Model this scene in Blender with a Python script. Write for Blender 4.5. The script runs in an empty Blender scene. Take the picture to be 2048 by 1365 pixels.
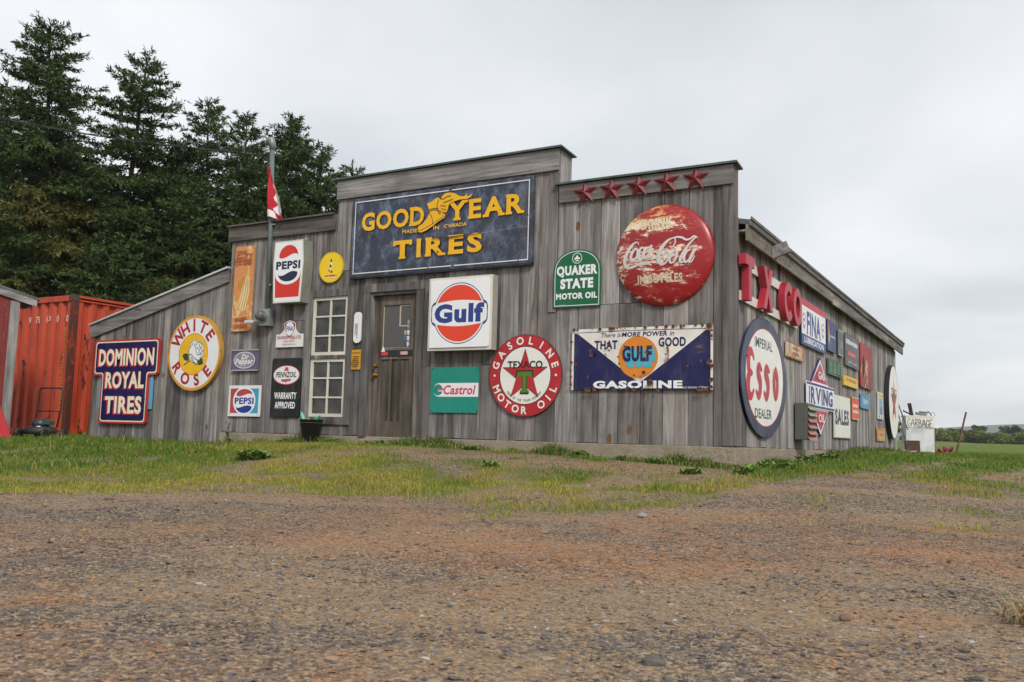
import bpy, bmesh, math, random
import numpy as np
from mathutils import Matrix, Vector
random.seed(7)
rng = np.random.default_rng(11)
scene = bpy.context.scene
C = scene.collection

# ------------------------------------------------------------------ camera
cam_d = bpy.data.cameras.new('camera')
cam = bpy.data.objects.new('camera', cam_d); C.objects.link(cam)
_r = Vector((0.86863825, 0.49475438, 0.02618577)); _u = Vector((0.02849706, -0.10265775, 0.99430846)); _f = Vector((-0.49462664, 0.86294814, 0.10327149))
CAMP = Vector((2.86145935, -10.0, 0.0573994))
cam.matrix_world = Matrix(((_r.x, _u.x, -_f.x, CAMP.x), (_r.y, _u.y, -_f.y, CAMP.y), (_r.z, _u.z, -_f.z, CAMP.z), (0, 0, 0, 1)))
cam_d.sensor_width = 36.0
cam_d.lens = 1813.596 / 2048 * 36.0
cam_d.clip_start = 0.05; cam_d.clip_end = 20000
cam_d.dof.use_dof = True; cam_d.dof.focus_distance = 12.0; cam_d.dof.aperture_fstop = 9.0
scene.camera = cam

# ------------------------------------------------------------------ sky, sun, exposure
SUN_EL, SUN_AZ = math.radians(40), math.radians(130)       # azimuth from +Y clockwise: behind the camera, to its right
world = bpy.data.worlds.new('World'); scene.world = world; world.use_nodes = True
nt = world.node_tree; nt.nodes.clear()
def N(t, kind, **kw):
    n = t.nodes.new(kind)
    for k, v in kw.items():
        if hasattr(n, k): setattr(n, k, v)
    return n
wo = N(nt, 'ShaderNodeOutputWorld')
sky = N(nt, 'ShaderNodeTexSky', sky_type='NISHITA', sun_disc=False, sun_elevation=SUN_EL, sun_rotation=SUN_AZ)
bg1 = N(nt, 'ShaderNodeBackground'); bg1.inputs[1].default_value = 0.1
nt.links.new(sky.outputs[0], bg1.inputs[0])
tc = N(nt, 'ShaderNodeTexCoord')
sep = N(nt, 'ShaderNodeSeparateXYZ'); nt.links.new(tc.outputs['Generated'], sep.inputs[0])
def M(t, op, a, b=None, c=None):
    n = N(t, 'ShaderNodeMath', operation=op)
    for i, v in enumerate((a, b, c)):
        if v is None: continue
        if isinstance(v, (int, float)): n.inputs[i].default_value = v
        else: t.links.new(v, n.inputs[i])
    return n.outputs[0]
zz = M(nt, 'ADD', M(nt, 'MAXIMUM', sep.outputs[2], 0.0), 0.18)
comb = N(nt, 'ShaderNodeCombineXYZ')
nt.links.new(M(nt, 'DIVIDE', sep.outputs[0], zz), comb.inputs[0]); nt.links.new(M(nt, 'DIVIDE', sep.outputs[1], zz), comb.inputs[1])
cn = N(nt, 'ShaderNodeTexNoise'); cn.inputs['Scale'].default_value = 0.75; cn.inputs['Detail'].default_value = 5; cn.inputs['Roughness'].default_value = 0.45
cn.inputs['Distortion'].default_value = 0.3
nt.links.new(comb.outputs[0], cn.inputs['Vector'])
cr = N(nt, 'ShaderNodeValToRGB')
cr.color_ramp.elements[0].position = 0.36; cr.color_ramp.elements[0].color = (0.40, 0.424, 0.452, 1)
cr.color_ramp.elements[1].position = 0.63; cr.color_ramp.elements[1].color = (0.645, 0.655, 0.665, 1)
nt.links.new(cn.outputs[0], cr.inputs[0])
bg2 = N(nt, 'ShaderNodeBackground'); bg2.inputs[1].default_value = 0.98
nt.links.new(cr.outputs[0], bg2.inputs[0])
mxs = N(nt, 'ShaderNodeMixShader'); mxs.inputs[0].default_value = 0.93
nt.links.new(bg1.outputs[0], mxs.inputs[1]); nt.links.new(bg2.outputs[0], mxs.inputs[2]); nt.links.new(mxs.outputs[0], wo.inputs[0])

sun_d = bpy.data.lights.new('sun', 'SUN'); sun_d.energy = 1.5; sun_d.angle = math.radians(12); sun_d.color = (1.0, 0.96, 0.90)
sun = bpy.data.objects.new('sun', sun_d); C.objects.link(sun)
_sd = Vector((math.sin(SUN_AZ) * math.cos(SUN_EL), math.cos(SUN_AZ) * math.cos(SUN_EL), math.sin(SUN_EL)))
sun.rotation_euler = _sd.to_track_quat('Z', 'Y').to_euler()
vs = scene.view_settings
vs.view_transform = 'Standard'; vs.look = 'None'; vs.exposure = 0.68; vs.gamma = 1.0; vs.use_curve_mapping = False

# ------------------------------------------------------------------ helpers
def lin(h):
    h = h.lstrip('#'); o = []
    for i in (0, 2, 4):
        c = int(h[i:i + 2], 16) / 255
        o.append(c / 12.92 if c <= 0.04045 else ((c + 0.055) / 1.055) ** 2.4)
    return tuple(o)
def tag(o, label=None, cat=None, group=None, kind=None):
    if label: o['label'] = label
    if cat: o['category'] = cat
    if group: o['group'] = group
    if kind: o['kind'] = kind
    return o
def thing(name, label, cat, loc=(0, 0, 0), rz=0.0, group=None):
    o = bpy.data.objects.new(name, None); C.objects.link(o); o.empty_display_size = 0.1
    o.location = loc; o.rotation_euler = (0, 0, rz)
    return tag(o, label, cat, group)
def S(a, b, x):
    t = np.clip((x - a) / (b - a), 0, 1); return t * t * (3 - 2 * t)
class MB:
    def __init__(s): s.v = []; s.f = []; s.c = []
    def add(s, vs, fs, col=None):
        n = len(s.v); s.v += [tuple(v) for v in vs]; s.f += [tuple(i + n for i in f) for f in fs]
        col = col if col is not None else (random.random(), random.random(), random.random())
        s.c += [col] * len(vs)
    def box(s, x0, x1, y0, y1, z0, z1, col=None, M4=None):
        v = [Vector(p) for p in ((x0, y0, z0), (x1, y0, z0), (x1, y1, z0), (x0, y1, z0), (x0, y0, z1), (x1, y0, z1), (x1, y1, z1), (x0, y1, z1))]
        if M4 is not None: v = [M4 @ p for p in v]
        s.add(v, [(3, 2, 1, 0), (4, 5, 6, 7), (0, 1, 5, 4), (1, 2, 6, 5), (2, 3, 7, 6), (3, 0, 4, 7)], col)
    def prism(s, poly, d0, d1, fn, col=None):
        """extrude a 2-D outline (counter-clockwise) from d0 to d1; fn(u, v, d) gives the 3-D point"""
        n = len(poly)
        v = [fn(u, w, d0) for u, w in poly] + [fn(u, w, d1) for u, w in poly]
        fs = [tuple(range(n - 1, -1, -1)), tuple(range(n, 2 * n))] + [(i, (i + 1) % n, n + (i + 1) % n, n + i) for i in range(n)]
        s.add(v, fs, col)
    def tube(s, pts, r, n=8, col=None, caps=True):
        pts = [Vector(p) for p in pts]; rs = r if isinstance(r, (list, tuple)) else [r] * len(pts)
        v = []; prev = None
        for i, p in enumerate(pts):
            t = (pts[min(i + 1, len(pts) - 1)] - pts[max(i - 1, 0)]).normalized()
            if prev is None:
                a = Vector((0, 0, 1)) if abs(t.z) < 0.9 else Vector((1, 0, 0))
                e = t.cross(a).normalized()
            else: e = (prev - t * prev.dot(t)).normalized()
            prev = e; b = t.cross(e)
            for k in range(n):
                an = 2 * math.pi * k / n; v.append(p + (e * math.cos(an) + b * math.sin(an)) * rs[i])
        fs = []
        for i in range(len(pts) - 1):
            for k in range(n):
                k2 = (k + 1) % n; fs.append((i * n + k, i * n + k2, (i + 1) * n + k2, (i + 1) * n + k))
        if caps: fs += [tuple(range(n - 1, -1, -1)), tuple(range((len(pts) - 1) * n, len(pts) * n))]
        s.add(v, fs, col)
    def lathe(s, prof, n=24, M4=None, col=None):
        v = []; fs = []
        for r, z in prof:
            for k in range(n):
                a = 2 * math.pi * k / n; p = Vector((r * math.cos(a), r * math.sin(a), z)); v.append(M4 @ p if M4 is not None else p)
        for i in range(len(prof) - 1):
            for k in range(n):
                k2 = (k + 1) % n; fs.append((i * n + k, i * n + k2, (i + 1) * n + k2, (i + 1) * n + k))
        fs += [tuple(range(n - 1, -1, -1)), tuple(range((len(prof) - 1) * n, len(prof) * n))]
        s.add(v, fs, col)
    def build(s, name, mat, parent=None, smooth=False, bevel=0.0):
        me = bpy.data.meshes.new(name); me.from_pydata(s.v, [], s.f)
        if s.c:
            at = me.attributes.new('rnd', 'FLOAT_COLOR', 'POINT')
            at.data.foreach_set('color', np.array([(c[0], c[1], c[2], 1) for c in s.c], dtype=np.float32).ravel())
        me.materials.append(mat)
        if smooth: me.polygons.foreach_set('use_smooth', [True] * len(me.polygons))
        me.update()
        o = bpy.data.objects.new(name, me); C.objects.link(o)
        if parent: o.parent = parent
        if bevel:
            m = o.modifiers.new('bevel', 'BEVEL'); m.width = bevel; m.segments = 2; m.limit_method = 'ANGLE'
        return o
def np_mesh(name, V, F, mat, attr=None, parent=None, smooth=False):
    """V (n,3); F (m,k) faces of one size, or a list of such arrays"""
    Fs = F if isinstance(F, list) else [F]
    me = bpy.data.meshes.new(name)
    me.vertices.add(len(V)); me.vertices.foreach_set('co', np.asarray(V, np.float32).ravel())
    L = np.concatenate([f.ravel() for f in Fs]).astype(np.int32)
    st = []; k = 0
    for f in Fs:
        st.append(k + np.arange(len(f)) * f.shape[1]); k += f.size
    st = np.concatenate(st).astype(np.int32)
    me.loops.add(len(L)); me.loops.foreach_set('vertex_index', L)
    me.polygons.add(len(st)); me.polygons.foreach_set('loop_start', st)
    me.polygons.foreach_set('use_smooth', np.full(len(st), bool(smooth)))
    me.update(calc_edges=True); me.validate()
    if attr is not None:
        at = me.attributes.new('rnd', 'FLOAT_COLOR', 'POINT')
        at.data.foreach_set('color', np.asarray(attr, np.float32).ravel())
    me.materials.append(mat)
    o = bpy.data.objects.new(name, me); C.objects.link(o)
    if parent: o.parent = parent
    return o

# ------------------------------------------------------------------ materials
def newmat(name):
    m = bpy.data.materials.new(name); m.use_nodes = True
    t = m.node_tree; b = t.nodes['Principled BSDF']
    return m, t, b
def noise(t, vec, scale, detail=4, rough=0.55, dist=0.0):
    n = N(t, 'ShaderNodeTexNoise'); n.inputs['Scale'].default_value = scale; n.inputs['Detail'].default_value = detail
    n.inputs['Roughness'].default_value = rough; n.inputs['Distortion'].default_value = dist
    if vec is not None: t.links.new(vec, n.inputs['Vector'])
    return n.outputs[0]
def ramp(t, fac, stops, interp='LINEAR'):
    n = N(t, 'ShaderNodeValToRGB'); e = n.color_ramp.elements; n.color_ramp.interpolation = interp
    while len(e) < len(stops): e.new(0.5)
    for i, (p, c) in enumerate(stops):
        e[i].position = p
        e[i].color = (c, c, c, 1) if isinstance(c, (int, float)) else (*c, 1)
    t.links.new(fac, n.inputs[0]); return n.outputs[0]
def mix(t, fac, a, b, mode='MIX'):
    n = N(t, 'ShaderNodeMix', data_type='RGBA', blend_type=mode)
    for sock, v in ((n.inputs[0], fac), (n.inputs[6], a), (n.inputs[7], b)):
        if isinstance(v, (int, float)): sock.default_value = v
        elif isinstance(v, tuple): sock.default_value = (*v, 1)
        else: t.links.new(v, sock)
    return n.outputs[2]
def mapping(t, vec, scale=(1, 1, 1), loc=(0, 0, 0)):
    n = N(t, 'ShaderNodeMapping'); n.inputs['Scale'].default_value = scale; n.inputs['Location'].default_value = loc
    t.links.new(vec, n.inputs[0]); return n.outputs[0]
def objco(t): return N(t, 'ShaderNodeTexCoord').outputs['Object']
def bump(t, b, h, strength=0.3, dist=0.01):
    n = N(t, 'ShaderNodeBump'); n.inputs['Strength'].default_value = strength; n.inputs['Distance'].default_value = dist
    t.links.new(h, n.inputs['Height']); t.links.new(n.outputs[0], b.inputs['Normal'])
def attr(t, name='rnd'):
    n = N(t, 'ShaderNodeAttribute'); n.attribute_name = name; return n

def wood(name, axis, tone=1.0, warm=0.0, knots=True, moss=0.0, tint=(1, 1, 1)):
    """weathered grey boards, grain along the given axis"""
    m, t, b = newmat(name)
    co = objco(t); a = attr(t)
    off = N(t, 'ShaderNodeVectorMath', operation='MULTIPLY_ADD'); t.links.new(a.outputs['Color'], off.inputs[0]); off.inputs[1].default_value = (17, 13, 29); t.links.new(co, off.inputs[2])
    v = off.outputs[0]
    sc = {'x': (.8, 13, 13), 'y': (13, .8, 13), 'z': (13, 13, .8)}[axis]
    sc2 = {'x': (2.5, 75, 75), 'y': (75, 2.5, 75), 'z': (75, 75, 2.5)}[axis]
    sc3 = {'x': (0.5, 3.5, 3.5), 'y': (3.5, 0.5, 3.5), 'z': (3.5, 3.5, 0.5)}[axis]
    g1 = noise(t, mapping(t, v, sc), 1.0, 6, 0.62, 0.7)
    g2 = noise(t, mapping(t, v, sc2), 1.0, 3, 0.6)
    g3 = noise(t, mapping(t, v, sc3), 1.0, 4, 0.55)
    sepc = N(t, 'ShaderNodeSeparateColor'); t.links.new(a.outputs['Color'], sepc.inputs[0])
    k = tone
    base = ramp(t, g1, [(0.24, (0.095 * k, 0.091 * k, 0.090 * k)), (0.46, (0.205 * k, 0.200 * k, 0.200 * k)), (0.74, (0.36 * k, 0.354 * k, 0.354 * k))])
    col = mix(t, ramp(t, g2, [(0.4, 0.0), (0.72, 0.7)]), base, mix(t, 1.0, base, (0.50, 0.48, 0.46), 'MULTIPLY'))
    pl = ramp(t, sepc.outputs[0], [(0.0, (0.55, 0.54, 0.54)), (0.5, (0.95, 0.94, 0.93)), (1.0, (1.38, 1.36, 1.33))])
    col = mix(t, 1.0, col, pl, 'MULTIPLY')
    col = mix(t, ramp(t, sepc.outputs[1], [(0.35, 0.0), (1.0, 0.34)]), col, mix(t, 1.0, col, (1.12, 0.94, 0.78), 'MULTIPLY'))
    # brown and pale streaks, damp stains
    col = mix(t, ramp(t, g3, [(0.5, 0.0), (0.72, 0.55 + warm)]), col, (0.195 * k, 0.172 * k, 0.155 * k))
    st = noise(t, mapping(t, v, tuple(0.55 * q for q in sc)), 1.0, 3, 0.5)
    col = mix(t, ramp(t, st, [(0.6, 0.0), (0.74, 0.6)]), col, (0.47 * k, 0.44 * k, 0.41 * k))
    blot = noise(t, co, 1.6, 4, 0.6)
    col = mix(t, ramp(t, blot, [(0.46, 0.0), (0.72, 0.62)]), col, mix(t, 1.0, col, (0.45, 0.43, 0.42), 'MULTIPLY'))
    stn = noise(t, mapping(t, v, tuple(.28 * q for q in sc)), 1.0, 5, 0.6, .4)
    col = mix(t, ramp(t, stn, [(0.52, 0.0), (0.68, 0.95)]), col, mix(t, 1.0, col, (0.40, 0.37, 0.35), 'MULTIPLY'))
    col = mix(t, 1.0, col, tuple(a_ * b_ for a_, b_ in zip((1.14, 1.13, 1.13), tint)), 'MULTIPLY')
    h = g1
    if knots:
        ks = {'x': (1.3, 0, 6), 'y': (0, 1.6, 5), 'z': (3.9, 0, 2.1)}[axis]
        wob = N(t, 'ShaderNodeVectorMath', operation='MULTIPLY_ADD')
        nn = N(t, 'ShaderNodeTexNoise'); nn.inputs['Scale'].default_value = 9.0; t.links.new(co, nn.inputs['Vector'])
        t.links.new(nn.outputs['Color'], wob.inputs[0]); wob.inputs[1].default_value = (0.05, 0.05, 0.09); t.links.new(v, wob.inputs[2])
        vo = N(t, 'ShaderNodeTexVoronoi'); vo.inputs['Scale'].default_value = 1.0
        t.links.new(mapping(t, wob.outputs[0], ks), vo.inputs['Vector'])
        vs_ = N(t, 'ShaderNodeSeparateColor'); t.links.new(vo.outputs['Color'], vs_.inputs[0])
        size = M(t, 'MULTIPLY', M(t, 'GREATER_THAN', vs_.outputs[0], 0.4), M(t, 'MULTIPLY_ADD', vs_.outputs[1], 0.11, 0.05))
        kn = M(t, 'SUBTRACT', 1.0, M(t, 'DIVIDE', vo.outputs[0], M(t, 'MAXIMUM', size, 0.0001)))
        kn = ramp(t, kn, [(0.0, 0.0), (0.25, 1.0)])
        kc = mix(t, vs_.outputs[2], (0.045, 0.04, 0.037), (0.30, 0.15, 0.06))
        rings = M(t, 'SINE', M(t, 'MULTIPLY', vo.outputs[0], 220.0))
        kc = mix(t, ramp(t, rings, [(0.2, 0.0), (0.8, 0.7)]), kc, (0.05, 0.04, 0.035))
        col = mix(t, kn, col, kc)
    if moss:
        mo = noise(t, co, 9, 6, 0.75)
        col = mix(t, ramp(t, mo, [(0.46, 0.0), (0.62, moss)]), col, mix(t, noise(t, co, 40, 2), (0.13, 0.11, 0.05), (0.36, 0.33, 0.24)))
    t.links.new(col, b.inputs['Base Color'])
    b.inputs['Roughness'].default_value = 0.85; b.inputs['Specular IOR Level'].default_value = 0.2
    bump(t, b, M(t, 'ADD', g1, M(t, 'MULTIPLY', g2, 0.6)), 0.9, 0.007)
    return m

_pc = {}
def paint(h, wear=0.15, rough=0.38, rust=0.0, key=''):
    """enamel or painted sheet metal: slight fading, dirt, optional rust that eats through"""
    k = (h, wear, rough, rust, key)
    if k in _pc: return _pc[k]
    m, t, b = newmat('enamel_' + h.strip('#')); c = lin(h)
    co = objco(t)
    g = noise(t, co, 2.3, 5, 0.6); d = noise(t, mapping(t, co, (7, 7, 1.6)), 1.6, 5, 0.65)
    lo = tuple(x * (1 - 0.6 * wear) for x in c); hi = tuple(min(0.9, x * (1 + 0.25 * wear) + 0.05 * wear) for x in c)
    col = ramp(t, g, [(0.3, lo), (0.5, c), (0.72, hi)])
    col = mix(t, ramp(t, d, [(0.52, 0.0), (0.8, min(1.0, wear))]), col, tuple(0.5 * x + 0.5 * y for x, y in zip(c, (0.27, 0.25, 0.22))))
    sp = noise(t, co, 46, 3, 0.6)
    col = mix(t, ramp(t, sp, [(0.70, 0.0), (0.74, min(1.0, wear * 1.6))]), col, (0.16, 0.11, 0.08))
    if rust:
        rn = noise(t, co, 4.5, 7, 0.72, 0.6)
        e = 0.70 - 0.22 * rust
        rc = mix(t, noise(t, co, 30, 3), (0.075, 0.03, 0.016), (0.33, 0.125, 0.04))
        col = mix(t, ramp(t, rn, [(e - 0.07, 0.0), (e - 0.015, 0.5), (e, 1.0)]), col, rc)
    t.links.new(col, b.inputs['Base Color'])
    t.links.new(ramp(t, g, [(0.3, rough + 0.12), (0.7, rough)]), b.inputs['Roughness'])
    b.inputs['Specular IOR Level'].default_value = 0.4
    bump(t, b, noise(t, co, 5, 3), 0.12, 0.01)
    _pc[k] = m; return m

def worn(name, base, stops, scale=3.0, sc=(1, 1, 1), rough=0.45, fine=14.0):
    """paint with big patches of other layers showing: stops are (threshold, hex)"""
    m, t, b = newmat(name); co = objco(t)
    n1 = noise(t, mapping(t, co, sc), scale, 8, 0.72, 0.4); n2 = noise(t, mapping(t, co, sc, (5, 3, 8)), fine, 4, 0.7)
    f = M(t, 'ADD', M(t, 'MULTIPLY', n1, 0.75), M(t, 'MULTIPLY', n2, 0.25))
    c = lin(base)
    col = mix(t, ramp(t, noise(t, co, 1.7, 4), [(0.3, 0.0), (0.7, 0.8)]), c, tuple(0.68 * x for x in c))
    for i, (th, h) in enumerate(stops):
        ff = f if i % 2 == 0 else M(t, 'ADD', M(t, 'MULTIPLY', noise(t, mapping(t, co, sc, (9 + i, 4, 2)), scale * 1.15, 8, 0.72, 0.4), 0.75), M(t, 'MULTIPLY', n2, 0.25))
        col = mix(t, ramp(t, ff, [(th - 0.03, 0.0), (th + 0.012, 1.0)]), col, lin(h))
    t.links.new(col, b.inputs['Base Color']); b.inputs['Roughness'].default_value = rough
    bump(t, b, f, 0.2, 0.006)
    return m
def plain(name, c, rough=0.6, metal=0.0, var=0.25, scale=6.0, bmp=0.15):
    m, t, b = newmat(name); co = objco(t)
    g = noise(t, co, scale, 5, 0.62)
    c = lin(c) if isinstance(c, str) else c
    t.links.new(ramp(t, g, [(0.28, tuple(x * (1 - var) for x in c)), (0.72, tuple(min(0.95, x * (1 + var)) for x in c))]), b.inputs['Base Color'])
    b.inputs['Roughness'].default_value = rough; b.inputs['Metallic'].default_value = metal
    if bmp: bump(t, b, noise(t, co, scale * 6, 4), bmp, 0.01)
    return m

W_Z = wood('weathered_boards_upright', 'z'); W_X = wood('weathered_board_across', 'x', 0.86); W_Y = wood('weathered_board_along', 'y', 1.2, 0.1, True, 0.0)
W_YM = wood('mossy_board', 'y', 1.15, 0.2, False, 0.8)
W_TRIM = wood('trim_boards', 'z', 0.84, 0.05); W_SIDE = wood('side_boards_upright', 'z', 1.28, 0.12, False)
W_DOOR = wood('brown_door_wood', 'z', 0.54, 0.4, False, 0.0, (1.1, .98, .85))
WHITE = paint('E9EAEC', 0.1); BLACK = paint('14161A', 0.25)

# ------------------------------------------------------------------ ground height and cover masks
def vnoise(x, y, seed=0):
    xi = np.floor(x).astype(np.int64); yi = np.floor(y).astype(np.int64); xf = x - xi; yf = y - yi
    def h(a, b):
        n = (a * 374761393 + b * 668265263 + seed * 982451653) & 0xffffffff
        n = ((n ^ (n >> 13)) * 1274126177) & 0xffffffff
        return ((n ^ (n >> 16)) & 0xffff) / 65535.0
    u = xf * xf * (3 - 2 * xf); v = yf * yf * (3 - 2 * yf)
    return (h(xi, yi) * (1 - u) + h(xi + 1, yi) * u) * (1 - v) + (h(xi, yi + 1) * (1 - u) + h(xi + 1, yi + 1) * u) * v
def fbm(x, y, s, seed=0, o=4):
    r = 0; a = 0.5; n = 0
    for i in range(o):
        r = r + a * vnoise(x * s, y * s, seed + i); n += a; a *= 0.5; s *= 2.03
    return r / n
def gh(x, y, rough=True):
    x = np.asarray(x, float); y = np.asarray(y, float)
    cx = np.clip(x, -11.3, 0); cy = np.clip(y, 0, 13.8); d = np.hypot(x - cx, y - cy)
    wz = np.interp(cx, [-11.3, -8, -6.4, -4.2, -2, 0], [-.21, -.23, -.15, -.12, -.17, -.25]) + np.interp(cy, [0, 2, 4.7, 8.5, 13.8], [-.25, -.23, -.15, -.09, -.14]) + .25
    far = -.5 + .3 * S(-2, 14, y) + 1.1 * S(14, 220, y) + .2 * S(-6, -12, x) * S(-6, -1, y)
    z = wz + (far - wz) * S(.3, 4.2, d)
    if rough:
        k = S(0.1, 1.2, d)
        z = z + k * (0.05 * (fbm(x, y, 0.7, 3) - .5) + 0.03 * (fbm(x, y, 2.6, 9) - .5))
    return z
POLY = np.array([(-30, -34), (-7, -9), (-4.29, -5.66), (-3.84, -5.09), (-3.27, -4.5), (-2.9, -3.8), (-2.16, -3.55), (-1.38, -3.93), (-.65, -4.6), (-.3, -4.58), (0, -4.0), (.29, -3.3),
                 (.63, -2.74), (.74, -2.12), (.85, -1.5), (.85, -.9), (.94, -.12), (.94, 1.64), (1.28, 3.57), (1.49, 5.47), (1.73, 8.3), (1.9, 11), (2.4, 15), (2.2, 11.2), (1.85, 5.33), (1.7, 2.9),
                 (1.72, 1.0), (1.95, 1.2), (2.2, 3.6), (2.75, 6.6), (5, 9), (14, 6), (60, 0), (600, 0), (600, 900), (-600, 900), (-600, -34)], float)
def inside(x, y):
    r = np.zeros(x.shape, bool); n = len(POLY); j = n - 1
    for i in range(n):
        xi, yi = POLY[i]; xj, yj = POLY[j]
        c = ((yi > y) != (yj > y)) & (x < (xj - xi) * (y - yi) / (yj - yi + 1e-12) + xi); r ^= c; j = i
    return r
def grassness(x, y):
    x = np.asarray(x, float); y = np.asarray(y, float)
    jx = (fbm(x, y, 1.3, 21) - .5) * 1.0; jy = (fbm(x, y, 1.3, 31) - .5) * 1.3
    q_ = 1 - .72 * S(.2, .9, x) * S(-2.2, -.8, y) * S(30, 15, y); jx = jx * q_; jy = jy * q_
    g = 0
    for k in range(8):
        a = k * math.pi / 4
        g = g + inside(x + jx + .16 * math.cos(a), y + jy + .22 * math.sin(a))
    g = g / 8.0
    # bare dirt in front of the wall and by the door
    dirt = S(-5.2, -3.6, x) * S(.7, .1, x) * S(-2.5, -1.3, y) * S(.2, -.35, y)
    dirt = np.maximum(dirt * .95, .5 * S(-7.5, -6, x) * S(-4.6, -5.3, x) * S(-1.5, -.7, y))
    pat = fbm(x, y, 1.9, 55)
    g = g * (1 - dirt * S(.36, .58, pat + .12 * dirt))
    g = g * (1 - .85 * S(.5, .66, .6 * fbm(x, y, .9, 77) + .4 * fbm(x, y, 3.1, 78)) * S(-.9, -1.6, y) * (x > -9.5))
    g = np.maximum(g, .33 * S(.46, .62, fbm(x, y, 1.6, 91)) * S(.9, 1.6, x) * S(-4.2, -1.5, y) * (y < 8))
    return np.clip(g, 0, 1)

def axis(lo, hi, step, outer, growth=1.22):
    a = list(np.arange(lo, hi + 1e-6, step)); s = step
    while a[-1] < outer[1]: s *= growth; a.append(a[-1] + s)
    s = step
    while a[0] > outer[0]: s *= growth; a.insert(0, a[0] - s)
    return np.array(a)
gx = axis(-13.5, 4.5, 0.075, (-2600, 2600)); gy = axis(-10, 15, 0.075, (-600, 3000))
X, Y = np.meshgrid(gx, gy); Z = gh(X, Y)
G = grassness(X, Y)
def rusty_dirt(x, y): return S(.44, .68, .7 * fbm(x, y, .8, 101) + .3 * fbm(x, y, 5.0, 111)) * (.4 + .6 * S(-2.0, .8, x))
orange = rusty_dirt(X, Y)
def slaty(x, y):
    dep = x * _f.x + y * _f.y; lat = x * _r.x + y * _r.y
    return S(.40, .60, .6 * fbm(lat * .22, dep * 1.5, 1.0, 131) + .4 * fbm(x, y, 1.3, 141))
slate = slaty(X, Y)
nx, ny = len(gx), len(gy)
idx = (np.arange(ny - 1)[:, None] * nx + np.arange(nx - 1)[None, :]).ravel()
GF = np.stack([idx, idx + 1, idx + nx + 1, idx + nx], 1)
m, t, b = newmat('yard_ground')
co = objco(t); a = attr(t); sp_ = N(t, 'ShaderNodeSeparateColor'); t.links.new(a.outputs['Color'], sp_.inputs[0])
vo = N(t, 'ShaderNodeTexVoronoi'); vo.inputs['Scale'].default_value = 85; t.links.new(co, vo.inputs['Vector'])
vo2 = N(t, 'ShaderNodeTexVoronoi'); vo2.inputs['Scale'].default_value = 30; t.links.new(mapping(t, co, (1, 1.6, 1)), vo2.inputs['Vector'])
n1 = noise(t, co, 3.1, 6, 0.65); n2 = noise(t, co, 150, 2, 0.5)
sand = mix(t, n1, (0.235, 0.142, 0.072), (0.40, 0.268, 0.152))
sand = mix(t, sp_.outputs[1], sand, (0.40, 0.185, 0.075))
sv = N(t, 'ShaderNodeSeparateColor'); t.links.new(vo.outputs['Color'], sv.inputs[0])
grain = ramp(t, sv.outputs[0], [(0.0, (0.055, 0.055, 0.06)), (0.35, (0.13, 0.11, 0.09)), (0.65, (0.29, 0.205, 0.13)), (1.0, (0.46, 0.37, 0.27))])
grav = mix(t, ramp(t, sp_.outputs[2], [(0.0, 0.45), (1.0, 0.85)]), sand, grain)
sv2 = N(t, 'ShaderNodeSeparateColor'); t.links.new(vo2.outputs['Color'], sv2.inputs[0])
peb = M(t, 'MULTIPLY', M(t, 'GREATER_THAN', sv2.outputs[0], 0.66), M(t, 'LESS_THAN', vo2.outputs[0], 0.42))
grav = mix(t, M(t, 'MULTIPLY', peb, 0.8), grav, ramp(t, sv2.outputs[1], [(0, (0.07, 0.075, 0.085)), (.6, (0.15, 0.15, 0.16)), (1, (0.28, 0.26, 0.25))]))
soil = mix(t, n1, (0.11, 0.085, 0.035), (0.19, 0.175, 0.06))
far_g = mix(t, noise(t, mapping(t, co, (1, .5, 1)), 1.1, 5, 0.65), (0.07, 0.125, 0.018), (0.16, 0.185, 0.034))
geo = N(t, 'ShaderNodeNewGeometry'); sg = N(t, 'ShaderNodeSeparateXYZ'); t.links.new(geo.outputs['Position'], sg.inputs[0])
soil = mix(t, ramp(t, M(t, 'DIVIDE', sg.outputs[1], 40.0), [(0.12, 0.0), (0.6, 1.0)]), mix(t, 0.55, soil, far_g), far_g)
t.links.new(mix(t, sp_.outputs[0], grav, soil), b.inputs['Base Color'])
b.inputs['Roughness'].default_value = 0.92; b.inputs['Specular IOR Level'].default_value = 0.15
hgt = M(t, 'ADD', M(t, 'MULTIPLY', vo.outputs[0], -0.6), M(t, 'MULTIPLY', peb, 0.8)); hgt = M(t, 'ADD', hgt, M(t, 'MULTIPLY', n2, 0.4))
bump(t, b, hgt, 0.8, 0.012)
ground = np_mesh('ground', np.stack([X.ravel(), Y.ravel(), Z.ravel()], 1), GF, m, np.stack([G.ravel(), orange.ravel(), slate.ravel(), np.ones(X.size)], 1), smooth=True)
tag(ground, kind='structure')

# hills on the horizon
hx = np.linspace(-2550, 1500, 120); hv = []; hf = []
for j in range(14):
    yy = 1700 + j * 90
    for x in hx:
        h = 52 * math.exp(-(abs(x - 40) / 330) ** 2.4) + 40 * math.exp(-((x + 1100) / 700) ** 2) + 5 * float(fbm(np.array(x), np.array(yy * .6), .006, 5))
        hv.append((x, yy, -6 + (h + 6) * float(S(0, 8, j)) * (1 if j < 9 else 1 - .08 * (j - 8))))
n_ = len(hx)
hf = np.array([(j * n_ + i, j * n_ + i + 1, (j + 1) * n_ + i + 1, (j + 1) * n_ + i) for j in range(13) for i in range(n_ - 1)])
hm = plain('wooded_hill', (0.05, 0.075, 0.045), 0.95, 0, 0.3, 0.01, 0)
tag(np_mesh('hills', np.array(hv), hf, hm, smooth=True), kind='structure')

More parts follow.
